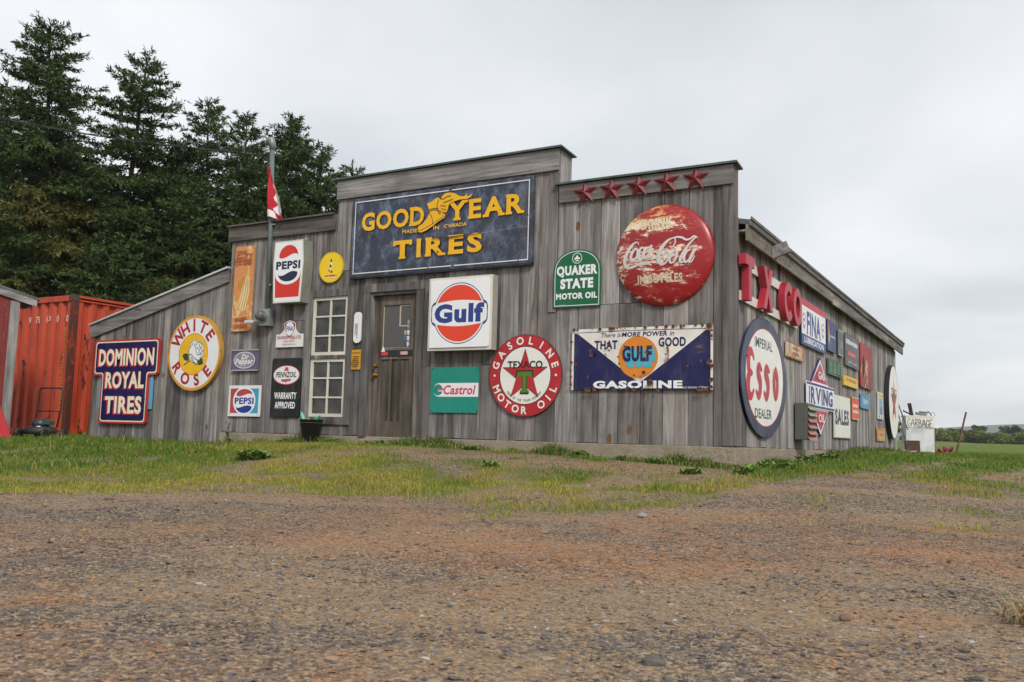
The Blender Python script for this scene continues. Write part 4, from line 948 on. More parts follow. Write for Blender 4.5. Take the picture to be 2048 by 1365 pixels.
s = Sign('enamel_sign', 'large oval sign lettered IMPERIAL ESSO DEALER on the side wall near corner', 's', 1.20, .84, .024)
s.slab('panel', circle(1.09, 80, ry=.73), .02, paint('2A3350', .3, .35, .08)); s.flat('border', circle(.91, 72, ry=.605), paint('B3262E', .2)); s.flat('field', circle(.895, 72, ry=.592), paint('E4E3DD', .15, .3, .04))
s.text('lettering', 'IMPERIAL', .84, .12, -.08, .405, paint('20222B', .1), .02); s.text('lettering', 'DEALER', .80, .115, -.1, -.445, paint('20222B', .1), .02); ER = paint('B92832', .12)
for l in ESSO: s.stroke('script_lettering', [(u + .02, v, w) for u, v, w in l], ER, per=9)
s.rusty([(-.2, .7, .02), (.1, .71, .02), (.5, .6, .018), (-.85, .2, .015), (.03, -.7, .02), (.9, .05, .014), (-.1, .5, .008), (.3, .48, .008)], RUST); s.done()

s = Sign('tin_sign', 'small rusted cream tin sign right of the large oval', 's', 2.87, 1.32, .02)
s.slab('panel', rect(1.08, .22), .012, worn('rusted_cream_tin', 'CFC3A2', [(.53, 'B5733A'), (.60, '7A3F1E')], 3.2)); s.frame('edge', 1.08, .22, .018, RUSTO); s.rows('faded_lettering', .55, .14, .05, 0, 2, paint('B0562F', .5), .6, 8, 6); s.done()

s = Sign('enamel_sign', 'white sign lettered FINA LUBRICATION with red top and blue base', 's', 4.15, 1.815, .02)
FW = paint('E6E6EA', .1); FB = paint('2C4A7E', .15); FR = paint('C23743', .15)
s.slab('panel', rect(1.78, .69), .02, paint('24324C', .3)); s.flat('field', rect(1.74, .66), FW); s.flat('red_band', rect(1.74, .10, 0, .28), FR); s.flat('blue_band', rect(1.74, .145, 0, -.257), FB)
s.text('lettering', 'FINA', 1.0, .345, -.03, .005, FB, .035); s.text('lettering', 'LUBRICATION', 1.42, .09, 0, -.257, FW, .025)
s.screws(1.7, 0.62)
for ux in (-.72, .66):
    s.flat('shield_emblem', [(ux - .1, .09), (ux, .13), (ux + .1, .09), (ux + .09, -.03), (ux, -.12), (ux - .09, -.03)], FR); s.flat('shield_emblem', circle(.088, 24, ux, .02, .085), FW); s.text('shield_lettering', 'FINA', .13, .05, ux, .02, FB, .03)
s.done()

s = Sign('sheet_sign', 'tall blue sign with a small yellow flame right of the white lubrication sign', 's', 5.5, 1.81, .02)
s.slab('panel', rect(.76, .5), .03, paint('25396B', .2)); s.flat('flame_emblem', [(-.27, -.1), (-.2, -.14), (-.16, -.04), (-.19, .08), (-.22, .02), (-.24, .2), (-.29, .06)], paint('D9A02C', .2)); s.flat('flame_emblem', [(-.29, .06), (-.24, .2), (-.27, .24), (-.33, .12)], paint('B5453F', .2)); s.rows('lettering', .42, .05, .08, .0, 1, paint('C9CDD8', .1), .9, 3, 8); s.done()

s = Sign('sheet_sign', 'narrow grey sign with red heading below the eaves of the side wall', 's', 6.38, 1.79, .02)
s.slab('panel', rect(.46, .44), .02, paint('5D665F', .3)); s.frame('edge', .46, .44, .012, paint('B9BFBA', .2)); s.rows('heading', .32, .1, 0, .12, 2, paint('9A4640', .2), .8, 3, 4); s.rows('lettering', .28, .12, .03, -.04, 3, paint('A3ADA6', .2), .6, 9, 4); s.flat('dot_emblem', circle(.03, 12, .05, -.15), paint('B0763A', .2)); s.done()

s = Sign('sheet_sign', 'wide dark grey sign with white heading and red block on the side wall', 's', 7.52, 1.74, .02)
s.slab('panel', rect(1.46, .58), .02, paint('55565A', .2)); s.frame('edge', 1.46, .58, .012, paint('2F3033', .2)); s.rows('heading', 1.2, .16, -.05, .15, 1, paint('D9DCE0', .1), .98, 12, 12); s.flat('red_block', rect(.9, .11, -.08, -.06), paint('B0413F', .15)); s.rows('block_lettering', .7, .06, -.08, -.06, 1, paint('CF8A84', .1), .9, 4, 9); s.rows('lettering', .38, .045, -.32, -.215, 1, paint('C9CBD0', .1), .9, 7, 5); s.rows('lettering', .42, .06, .2, -.22, 1, paint('B5B7BC', .1), .9, 7, 5); s.done()

s = Sign('tin_sign', 'red and brown rusted tin sign with rounded corners near the back of side wall', 's', 9.15, 1.59, .02)
s.slab('panel', rrect(1.5, .86, .06), .03, worn('rust_eaten_red_tin', 'A8252B', [(.55, '4A2A1E'), (.585, 'C9B48E'), (.63, '5A3020')], 2.0, (1, 1.4, .55), .5, 9)); s.flat('faded_patch', blob(-.02, -.02, .2, 21, .8, 1.1, 18), paint('C9AF8C', .7, .6, .5)); s.flat('faded_patch', blob(.02, -.28, .12, 22, .9, .7, 16), paint('BF9A7C', .7, .6, .6)); s.flat('rust_patch', blob(-.42, .0, .2, 23, .7, 1.4, 18), RUST); s.done()

s = Sign('tin_sign', 'low green sign with four pale columns of faded lettering', 's', 5.86, 1.31, .02)
s.slab('panel', rect(1.26, .26), .025, paint('4C6B58', .5, .5, .1))
for ux in (-.42, -.14, .16, .44): s.rows('faded_lettering', .16, .19, ux, 0, 4, paint('8FA183', .4), .6, int(ux * 100) + 50, 3)
s.rusty([(.05, .1, .03), (.2, -.11, .03)], RUST); s.done()

s = Sign('tin_sign', 'small yellow sign below the wide dark grey sign', 's', 7.35, 1.18, .02)
s.slab('panel', rect(1.48, .2), .02, paint('E0B81C', .25)); s.frame('edge', 1.48, .2, .014, paint('6E4A1C', .3)); s.rows('faded_lettering', 1.15, .10, 0, .02, 1, paint('C78A2C', .3), .95, 5, 10); s.done()

s = Sign('enamel_sign', 'diamond and banner sign lettered GAS IRVING OIL on the side wall', 's', 4.60, .77, .02)
IW = paint('E4E4E8', .12); IB = paint('2E2C7E', .15); IR = paint('B8303A', .15)
dm = lambda k: [(0, -.615 * k), (1.02 * k, 0), (0, .615 * k), (-1.02 * k, 0)]
s.slab('diamond_panel', dm(1), .014, IB); s.flat('diamond_field', dm(.955), IW)
for sg_ in (1, -1): s.flat('red_field', [(-.60, sg_ * .215), (.60, sg_ * .215), (0, sg_ * .53)], IR)
s.slab('banner', rect(2.1, .385), .014, IW); s.flat('banner_edge', rect(2.1, .035, 0, .165), IB); s.flat('banner_edge', rect(2.1, .035, 0, -.165), IB)
s.slabtext('lettering', 'IRVING', 1.82, .25, -.02, 0, IB, .03, .14); s.text('lettering', 'GAS', .50, .125, .0, .325, IW, .035); s.text('lettering', 'OIL', .48, .13, .0, -.33, IW, .03); s.done()

s = Sign('enamel_sign', 'tall white sign lettered SALES low on the side wall', 's', 6.5, .52, .02)
s.slab('panel', rect(1.56, .73), .014, paint('DEDFD6', .2, .4, .06)); s.text('lettering', 'SALES', 1.31, .27, -.04, -.01, paint('262C4C', .15), .05); s.screws(1.45, 0.62); s.frame('edge', 1.56, .73, .012, paint('A98A52', .3)); s.done()

s = Sign('tin_sign', 'small orange sign with two white lines of lettering right of SALES', 's', 7.84, .715, .02)
s.slab('panel', rect(.77, .41), .014, paint('D9481F', .15)); s.rows('lettering', .56, .11, 0, .05, 1, paint('EBD9CC', .1), .95, 5, 6); s.rows('lettering', .6, .11, 0, -.06, 1, paint('EBD9CC', .1), .95, 6, 7); s.frame('edge', .77, .41, .016, paint('D9C9A8', .3)); s.done()

s = Sign('tin_sign', 'small light blue sign near the back of the side wall', 's', 9.03, .895, .02)
s.slab('panel', rrect(1.18, .28, .03), .014, paint('4C86AC', .5)); s.rows('faded_lettering', .55, .16, .05, 0, 1, paint('A9C6D8', .3), .9, 5, 4); s.flat('pale_stain', blob(-.3, .02, .12, 9, 1, .8), paint('7FA9C4', .4)); s.done()

s = Sign('tin_sign', 'narrow pale sign with yellow top strip near the back of the side wall', 's', 11.1, .9, .02)
s.slab('panel', rect(.82, .58), .014, paint('C9CFD0', .3, .4, .1)); s.flat('yellow_strip', rect(.66, .07, .05, .22), paint('D2B440', .3)); s.flat('blue_field', rect(.5, .36, .03, -.02), paint('8FA9BC', .4)); s.rows('lettering', .4, .16, .03, -.1, 3, paint('4C5C72', .2), .7, 4, 4); s.rusty([(-.2, -.24, .04), (.1, -.26, .03)], RUST); s.done()

s = Sign('tin_sign', 'small rusty orange sign low at the back of the side wall', 's', 11.1, .28, .02)
s.slab('panel', rect(1.2, .28), .014, worn('rusty_orange_tin', 'B5602C', [(.52, 'C9A860'), (.6, '6E3A1E')], 3)); s.rows('faded_lettering', .8, .2, 0, 0, 2, paint('CDAE6A', .4), .8, 5, 4); s.done()

s = Sign('enamel_sign', 'large round white sign with a red star at the back end of side wall', 's', 12.72, 1.05, .02)
s.slab('panel', circle(.86, 64), .09, paint('23262B', .3)); s.flat('field', circle(.835, 64), TW); s.flat('star', star(.55), TR); s.text('lettering', 'TEXACO', .95, .16, 0, .24, BLACK, .03)
s.slabtext('letter_outline', 'T', .36, .42, 0, -.05, BLACK, .05); s.slabtext('letter', 'T', .31, .37, 0, -.05, paint('4E7A1E', .15), .035); s.done()

# ------------------------------------------------------------------ louvred box on the side wall
r_ = thing('louvre_vent_box', 'grey metal box with red and green louvres on the side wall', 'vent', (.02, 3.17, .36))
q = MB(); q.box(0, .16, -.29, .28, -.26, .25); q.build('housing', plain('grey_sheet_steel', '5C5F5A', .55, .1, .12), r_, bevel=.006)
q = MB(); q.box(.161, .175, -.27, .26, -.24, .235); q.build('back_plate', plain('dull_brown_plate', '6E5047', .6), r_)
for i in range(6):
    q = MB(); z = .2 - i * .085
    q.box(0, .06, -.27, .26, -.004, .004, None, Matrix.Translation((.172, 0, z)) @ Matrix.Rotation(math.radians(52), 4, 'Y')); q.build('louvre', paint('7C8F82' if i in (0, 1) else 'A0695C', .35), r_)

# ------------------------------------------------------------------ meter, mast, wire, flag, lamp
r_ = thing('electric_meter', 'grey electric meter box with round glass meter below the mast', 'meter', (-7.1, -.02, 1.72))
q = MB(); q.box(-.1, .1, -.11, 0, -.13, .13); q.build('meter_box', STEEL, r_, bevel=.008)
q = MB(); q.lathe([(.09, 0), (.09, .03), (.078, .035), (.075, .09), (.06, .11), (.01, .115)], 24, Matrix.Translation((-.02, -.11, .02)) @ Matrix.Rotation(math.pi / 2, 4, 'X')); q.build('meter_glass', plain('smoky_meter_glass', (0.12, 0.125, 0.12), .1, .2, .5, 18, 0), r_, smooth=True)
q = MB(); q.lathe([(.098, 0), (.098, .02), (.085, .022)], 24, Matrix.Translation((-.02, -.111, .02)) @ Matrix.Rotation(math.pi / 2, 4, 'X')); q.build('meter_ring', plain('bright_ring', 'B0B4B4', .3, .7), r_)
r_ = thing('security_lamp', 'small pale grey lamp head on a short arm left of the meter', 'lamp', (-7.35, -.04, 1.66))
q = MB(); q.box(-.13, .05, -.12, -.06, -.028, .028); q.build('lamp_head', paint('BFC2C0', .2), r_, bevel=.012)
q = MB(); q.tube([(.05, -.09, 0), (.12, -.07, -.01), (.16, .0, .0)], .018); q.build('arm', STEEL, r_)
q = MB(); q.box(-.12, .04, -.1, -.065, -.032, -.0285); q.build('lens', paint('E4E4DC', .1), r_)
r_ = thing('service_mast', 'grey conduit mast rising above the roof with weatherhead and wires', 'mast', (-7.1, -.06, 1.86))
q = MB(); q.tube([(0, 0, 0), (-.03, 0, 1.3), (-.09, 0, 2.5)], .036, 14); q.build('pipe', plain('grey_conduit', '6A7775', .5, .2, .15), r_, smooth=True)
q = MB(); q.tube([(-.09, 0, 2.48), (-.092, 0, 2.58), (-.10, -.02, 2.64), (-.15, -.03, 2.64), (-.17, -.03, 2.56)], [.045, .055, .055, .05, .03], 12); q.build('weatherhead', STEEL, r_, smooth=True)
for z in (1.28, .35):
    q = MB(); q.box(-.05, .06, -.02, .055, z, z + .022); q.build('strap', STEEL, r_)
q = MB(); q.tube([(-.15, -.03, 2.6), (-.22, -.05, 2.62), (-.36, -.05, 2.58), (-.42, -.04, 2.5), (-.40, -.02, 2.42), (-.12, -.06, 2.38)], .008, 6); q.tube([(-.15, -.03, 2.6), (-.05, -.09, 2.52), (-.06, -.07, 2.42), (-.14, -.07, 2.40), (-.36, -.03, 2.39)], .007, 6); q.build('drip_loop', plain('black_cable', (0.02, 0.02, 0.022), .6), r_)
q = MB(); A = Vector((-7.27, -.08, 4.25)); B = Vector((-15.2, -.36, 6.14)); pts = [A.lerp(B, i / 24) - Vector((0, 0, .10 * 4 * (i / 24) * (1 - i / 24))) for i in range(25)]
q.tube(pts, .011, 6); tw = [p + Vector((0, .014 * math.sin(i * 2.1), .016 + .010 * math.cos(i * 2.1))) for i, p in enumerate(pts)]; q.tube(tw, .007, 6)
tag(q.build('overhead_cable', plain('black_cable_sheath', (0.015, 0.015, 0.017), .5)), 'black twisted overhead cable running from the mast past the spruces', 'cable')
# flag
fl = MB(); fw = MB(); nu, nv = 34, 60; P_ = {}
for j in range(nv + 1):
    t_ = j / nv; w = .06 + .34 * t_ ** 1.1
    for i in range(nu + 1):
        a = i / nu; fold = .05 * (.25 + t_) * math.sin(a * 9 + 2.5 * t_) + .03 * math.sin(a * 4 + 6 * t_)
        P_[i, j] = (-7.145 - .035 * (1 - t_) + a * w - .02, -.13 - .0 + fold, 4.05 - .80 * t_ - .06 * a * t_ + .02 * math.sin(a * 7))
def is_white(a, t_):
    if t_ > .86 and a < .45: return True
    if t_ > .90: return False
    if t_ < .22: return False
    zig = .30 * abs(((t_ * 4.3) % 1) - .5)
    return a > .98 - .75 * (t_ - .22) ** .6 + zig
for j in range(nv):
    for i in range(nu):
        (fw if is_white((i + .5) / nu, (j + .5) / nv) else fl).add([P_[i, j], P_[i + 1, j], P_[i + 1, j + 1], P_[i, j + 1]], [(0, 3, 2, 1)], (.5, .5, .5))
r_ = thing('hanging_flag', 'limp red and white maple leaf flag hanging furled on the service mast', 'flag', (-7.15, -.12, 3.2))
for q, nme, cl in ((fl, 'red_cloth', 'B3152A'), (fw, 'white_cloth', 'E4E2E6')):
    o = q.build(nme, plain(nme + '_weave', cl, .8, 0, .08, 30, .05), r_, smooth=True); o.matrix_parent_inverse = Matrix.Translation((7.15, .12, -3.2))
    bm = bmesh.new(); bm.from_mesh(o.data); bmesh.ops.remove_doubles(bm, verts=bm.verts, dist=.0001); bm.to_mesh(o.data); bm.free()

# ------------------------------------------------------------------ bin by the window with a broken green bottle in it
bz = float(gh(-5.98, -.2))
r_ = thing('waste_bin', 'black tapered plastic waste bin standing below the window', 'bin', (-5.98, -.22, bz), 0)
q = MB(); q.lathe([(.095, 0), (.10, .01), (.165, .345), (.172, .35), (.16, .35), (.095, .03)], 28); q.build('tub', plain('black_plastic', (0.012, 0.012, 0.013), .42, 0, .1), r_, smooth=True)
q = MB(); q.lathe([(.16, .0), (.16, .006)], 20, Matrix.Translation((0, 0, .30))); q.build('liner_rubbish', plain('rubbish', (0.10, 0.09, 0.07), .9, 0, .6, 20), r_)
for i, (dx, dy, an, l, cl, lab) in enumerate(((-.10, -.03, 24, .16, '6FB89A', 'pale green container leaning out of the left of the black bin'), (.05, -.05, -58, .18, '3E9A78', 'green strip lying across the top of the black bin'), (.0, -.06, 10, .06, 'C4B077', 'tan scrap lying in the middle of the black bin'))):
    q = MB(); q.lathe([(.02, 0), (.028, .01), (.028, l * .7), (.016, l * .9), (.016, l)], 14); o = q.build('rubbish_piece', paint(cl, .2)); o.location = (-5.98 + dx, -.22 + dy, bz + .30); o.rotation_euler = (0, math.radians(-an), 0); tag(o, lab, 'rubbish')

# ------------------------------------------------------------------ container, red shed, red board, mower at the left
r_ = thing('shipping_container', 'rusty orange-red corrugated shipping container behind the lean-to', 'container', (-12.75, .6, -.2))
contm, t, b = newmat('faded_container_red'); co = objco(t)
cc = mix(t, noise(t, co, .9, 5, .6), lin('A83518'), lin('C54E2C'))
cc = mix(t, ramp(t, noise(t, mapping(t, co, (3, 3, .6)), 1.6, 6, .65), [(.52, 0), (.75, .8)]), cc, lin('6E1E12'))
cc = mix(t, ramp(t, noise(t, mapping(t, co, (3.2, 3.2, 1.1), (3, 0, 0)), 2.0, 7, .7), [(.60, 0), (.64, 1)]), cc, lin('2A130C'))
t.links.new(cc, b.inputs['Base Color']); b.inputs['Roughness'].default_value = .55
def corr(q, L, z0, z1, fn, pitch=.28, dep=.055):
    pr = []; x = .12
    while x < L - .14:
        pr += [(x, 0), (x + pitch * .32, 0), (x + pitch * .5, dep), (x + pitch * .82, dep)]; x += pitch
    pr.append((x, 0)); n = len(pr)
    q.add([fn(a, d, z0) for a, d in pr] + [fn(a, d, z1) for a, d in pr], [(i, i + 1, n + i + 1, n + i) for i in range(n - 1)])
q = MB(); corr(q, 6.06, .14, 2.58, lambda a, d, z: (-a, .02 + d, z)); q.build('long_wall', contm, r_)
q = MB(); corr(q, 2.44, .14, 2.58, lambda a, d, z: (-.02 - d, a, z)); q.build('end_wall', contm, r_)
q = MB(); q.box(-6.06, 0, 2.38, 2.44, 0, 2.6); q.box(-6.06, -6.0, .0, 2.38, 0, 2.6); q.box(-6.06, -.0, .05, 2.4, 2.60, 2.63); q.build('back_walls', contm, r_)
for bx_ in ((-6.06, -.1, 0, .06, 2.57, 2.68), (-.06, 0, .1, 2.34, 2.57, 2.68), (-6.06, -.1, 0, .06, 0, .15), (-.06, 0, .1, 2.34, 0, .15)):
    q = MB(); q.box(*bx_); q.build('rail', contm, r_)
q = MB(); q.box(-.1, .003, -.003, .1, .12, 2.56); q.build('corner_post', worn('rusted_post', '5A2A1C', [(.55, 'A23018')], 4, (1, 1, .5), .7), r_)
for z in (.0, 2.56):
    q = MB(); q.box(-.17, .006, -.006, .1, z, z + .125); q.build('corner_casting', plain('rust_brown_casting', (0.075, 0.04, 0.03), .8, 0, .4, 12), r_, bevel=.01)
sg_ = Sign('x', 'x', 'f', 0, 0); bpy.data.objects.remove(sg_.root); sg_.root = r_
u0 = -1.42
for ch, uu in (('9', -1.33), ('75', -1.08), ('(3', -.74), ('0', -.46), ('0', -.17)): sg_.d = .003; sg_.text('number_marks', ch, .065 * len(ch), .125, uu, 2.24, paint('D9D6D0', .4), .0)
for i in range(16): sg_.d = .003; sg_.text('yellow_marks', 'EISUTRALPNOHCEMA'[i], .07, .085, -.20, 2.05 - i * .098, paint('C79A1E', .4), .0) if False else sg_.rows('yellow_marks', .06, .085, -.20, 2.03 - i * .10, 2, paint('C79A1E', .4), .7, i, 2)
sg_.flat('dark_patch', rect(.5, .2, -2.0, 2.18), paint('6A2418', .3)); sg_.done()

r_ = thing('red_shed', 'red board shed with grey corner post and roof edge at the left edge', 'shed', (-11.87, -1.0, -.3), math.radians(66))
redw = worn('flaking_red_boards', '7E2A26', [(.60, '8E6A60')], 4, (2, 2, .4), .75)
q = MB()
for i in range(16): q.box(-2.6 + i * .16, -2.6 + i * .16 + .157, 0, .03, -.4, 2.3 + min((i * .16), 1.3) * .35 if False else 2.44 + (2.6 - i * .16 - .16) * .27)
q.build('front_wall', redw, r_)
q = MB(); q.box(-.04, -.003, .03, 1.4, -.3, 2.36); q.box(-2.6, -.04, 1.37, 1.4, -.4, 2.3); q.box(-2.6, -2.56, .03, 1.37, -.4, 2.9); q.build('side_wall', redw, r_)
q = MB(); q.box(-.13, .012, -.018, -.001, 0, 2.38); q.box(-.001, .014, -.001, .1, 0, 2.36); q.build('corner_post', wood('grey_shed_post', 'z', 1.0, 0, False), r_)
q = MB(); q.prism([(.26, 2.31), (.26, 2.43), (-2.7, 3.23), (-2.7, 3.11)], .02, .05, lambda u, v, d: (u, -d, v)); q.build('rake_board', wood('grey_rake_board', 'x', 1.1, 0, False), r_)
q = MB(); q.prism([(.30, 2.42), (.30, 2.455), (-2.72, 3.27), (-2.72, 3.235)], -1.5, .06, lambda u, v, d: (u, -d, v)); q.build('roof', roofm, r_)
q = MB(); q.prism([(-.55, -.05), (.30, -.05), (-.16, .95), (-.55, .95)], 0, .03, lambda u, v, d: (u, -d, v)); o = q.build('red_board', paint('B01E28', .2)); o.location = (-11.72, -1.28, -.32); o.rotation_euler = (math.radians(-10), 0, math.radians(40))
tag(o, 'bright red sloping board leaning against the red shed at the left edge', 'board')

mz = float(gh(-11.45, -.6))
r_ = thing('push_mower', 'black push lawn mower with tall folded handle in front of container', 'lawn mower', (-11.5, -.62, mz), math.radians(12))
blk = plain('black_frame_paint', (0.015, 0.015, 0.015), .5)
q = MB(); q.tube([(-.26, .05, .2), (-.27, .1, .5), (-.27, .12, .82), (-.25, .12, .86), (.2, .12, .86), (.22, .12, .82), (.22, .1, .5), (.21, .05, .2)], .013, 8); q.tube([(-.27, .1, .47), (.22, .1, .47)], .01, 8); q.build('handle', blk, r_, smooth=True)
q = MB(); q.lathe([(.27, 0), (.28, .07), (.24, .12), (.12, .14)], 20, Matrix.Translation((-.02, -.05, .08)) @ Matrix.Scale(.85, 4, (0, 1, 0))); q.build('deck', plain('dark_deck', (0.025, 0.03, 0.028), .45), r_, smooth=True)
q = MB(); q.lathe([(.13, 0), (.14, .05), (.11, .12), (.05, .13)], 16, Matrix.Translation((-.03, -.05, .21))); q.build('engine', plain('engine_black', (0.03, 0.032, 0.034), .4), r_, smooth=True)
q = MB(); q.box(.10, .2, -.12, .02, .24, .31); q.build('fuel_tank', paint('1E5C4C', .3), r_, bevel=.01)
q = MB(); q.box(.05, .12, -.21, -.2, .12, .22); q.build('label_plate', WHITE, r_)
for x in (-.29, .25):
    for y_ in (-.26, .16):
        q = MB(); q.lathe([(.03, 0), (.085, .004), (.09, .025), (.085, .044), (.03, .048)], 18, Matrix.Translation((x, y_, .09)) @ Matrix.Rotation(math.pi / 2, 4, 'Y')); q.build('wheel', blk, r_, smooth=True)

# ------------------------------------------------------------------ rubbish corner at the back right
bw = paint('D6D9DC', .6)
r_ = thing('garbage_bin', 'tall white board bin hand lettered GARBAGE with a lid rim', 'bin', (.47, 14.62, -.16), math.radians(20))
q = MB(); q.box(-.33, .33, 0, .4, .0, .66); q.box(-.33, .33, .0, .4, .662, .93); q.build('box', bw, r_, bevel=.006)
q = MB(); q.box(-.35, .35, -.02, .42, .932, .965); q.build('rim', paint('E4E2D6', .15), r_)
q = MB(); q.box(-.33, .33, -.012, 0, .67, .925); q.build('sign_board', paint('E6E5E0', .1), r_)
q = MB(); q.box(.331, .345, .0, .02, .0, .66); q.build('edge_strip', plain('brown_edge', '8A5A34', .7), r_)
sg_ = Sign('x', 'x', 'f', 0, 0); bpy.data.objects.remove(sg_.root); sg_.root = r_; sg_.d = .0125
HAND = {'G': [[(.9, .8), (.5, 1), (.1, .6), (.15, .15), (.6, 0), (.95, .3), (.55, .42)]], 'A': [[(0, 0), (.5, 1), (1, 0)], [(.2, .4), (.8, .4)]], 'R': [[(.1, 0), (.1, 1)], [(.1, 1), (.8, .9), (.75, .55), (.15, .5)], [(.35, .5), (.95, 0)]], 'B': [[(.1, 0), (.1, 1)], [(.1, 1), (.75, .85), (.6, .55), (.15, .52)], [(.3, .52), (.9, .35), (.7, .02), (.1, 0)]], 'E': [[(.9, 1), (.1, .95), (.1, .02), (.95, 0)], [(.1, .5), (.75, .5)]]}
for i, ch in enumerate('GARBAGE'):
    for l in HAND[ch]: sg_.stroke('hand_lettering', [(-.295 + i * .086 + a * .07, .70 + b_ * .19 - i * .004) for a, b_ in l], BLACK, .011, per=4)
sg_.done()
q = MB(); q.box(0, .36, 0, .02, 0, .36); o = q.build('brown_board', plain('brown_hardboard', '4A2A18', .7, 0, .2)); o.location = (.14, 14.40, -.17); o.rotation_euler = (math.radians(-8), 0, math.radians(20)); tag(o, 'dark brown board leaning against the front of the white bin', 'board')
q = MB(); q.box(-.018, .018, -.012, .012, 0, .30); o = q.build('wood_stick', W_Z); o.location = (.02, 14.28, -.19); o.rotation_euler = (math.radians(-8), math.radians(58), math.radians(20)); tag(o, 'short grey stick leaning on the dark brown board', 'stick')
q = MB(); q.box(-.04, .04, -.03, .03, 0, .34); o = q.build('dark_plank', plain('charred_plank', (0.03, 0.018, 0.016), .8)); o.location = (.28, 14.70, .78); o.rotation_euler = (0, math.radians(-10), .3); tag(o, 'dark upright plank sticking out of the white bin', 'plank')
q = MB(); q.tube([(0, 0, 0), (-.12, 0, .08), (-.2, 0, .11), (-.21, 0, .14)], .018, 8); o = q.build('bent_pipe', plain('dark_pipe', (0.02, 0.02, 0.02), .6)); o.location = (.30, 14.66, .80); tag(o, 'bent dark pipe poking left out of the white bin', 'pipe')
q = MB(); q.tube([(0, 0, 0), (.08, 0, .1), (.16, .02, .11), (.22, .02, .0)], .012, 8); q.tube([(.2, 0, 0), (.22, 0, .09), (.27, 0, .1), (.30, 0, .0)], .006, 6); o = q.build('wire_loops', blk); o.location = (.50, 14.78, .80); tag(o, 'thin dark wire loops on top of the white bin', 'wire')
q = MB(); q.box(-.13, .13, -.1, .1, -.02, .05, None, Matrix.Rotation(.18, 4, 'Y')); q.box(-.05, .16, -.08, .1, .051, .09, None, Matrix.Rotation(.1, 4, 'Y')); o = q.build('grey_scrap', plain('grey_scrap_sheet', '7F8683', .6), bevel=.01); o.location = (.48, 14.78, .83); tag(o, 'grey scrap heaped on top of the white bin', 'scrap')
q = MB()
for k in range(3):
    rr = .13 - k * .02; q.tube([(.1 * k + rr * math.cos(a), .04 * k + rr * .8 * math.sin(a), .06 + .05 * k + .05 * math.sin(a * 2 + k)) for a in np.linspace(0, 2 * math.pi, 22)], .03, 8)
o = q.build('red_hose', plain('red_rubber', '7A1E26', .5), smooth=True); o.location = (.86, 14.9, -.17); tag(o, 'coiled dark red hose on the grass right of the white bin', 'hose')
for i, (a, b_, lab) in enumerate((((.03, 13.7, 1.22), (.22, 14.35, .45), 'upper of two poles leaning from the wall corner to the white bin'), ((.03, 13.75, 1.02), (.17, 14.42, .10), 'lower of two poles leaning from the wall corner to the white bin'))):
    q = MB(); q.tube([a, b_], .016, 8); tag(q.build('leaning_pole', W_Y), lab, 'pole', 'poles leaning at the back corner')
q = MB(); q.box(-.30, .30, -.04, .04, 0, .03); q.box(-.28, .31, -.035, .04, .033, .065); q.box(-.30, .29, -.04, .03, .068, .10); o = q.build('plank_stack', plain('grey_pink_lumber', '9A8578', .8, 0, .2, 9)); o.location = (.20, 12.6, float(gh(.2, 12.6)) - .005); o.rotation_euler = (0, 0, math.radians(72)); tag(o, 'small stack of grey planks lying against the wall foot', 'planks')
q = MB(); q.box(-.3, .3, -.04, .04, 0, .03); o = q.build('loose_plank', plain('yellow_lumber', 'B59A6A', .8, 0, .2, 9)); o.location = (.42, 12.3, float(gh(.42, 12.3)) + .02); o.rotation_euler = (0, math.radians(-4), math.radians(62)); tag(o, 'single yellowish plank lying on the grass before the grey plank stack', 'plank')
q = MB(); q.tube([(1.22, 15.1, -.15), (1.47, 15.17, .92)], .022, 8); tag(q.build('leaning_post', plain('brown_post', '6A4A38', .8)), 'thin brown post leaning to the right in the open field', 'post')
q = MB(); q.tube([(0, 0, .03), (.12, .03, .035)], .032, 10); o = q.build('blue_litter', paint('8FC4DE', .2)); o.location = (.55, 11.6, float(gh(.6, 11.6))); tag(o, 'light blue crumpled can lying on the grass', 'litter')

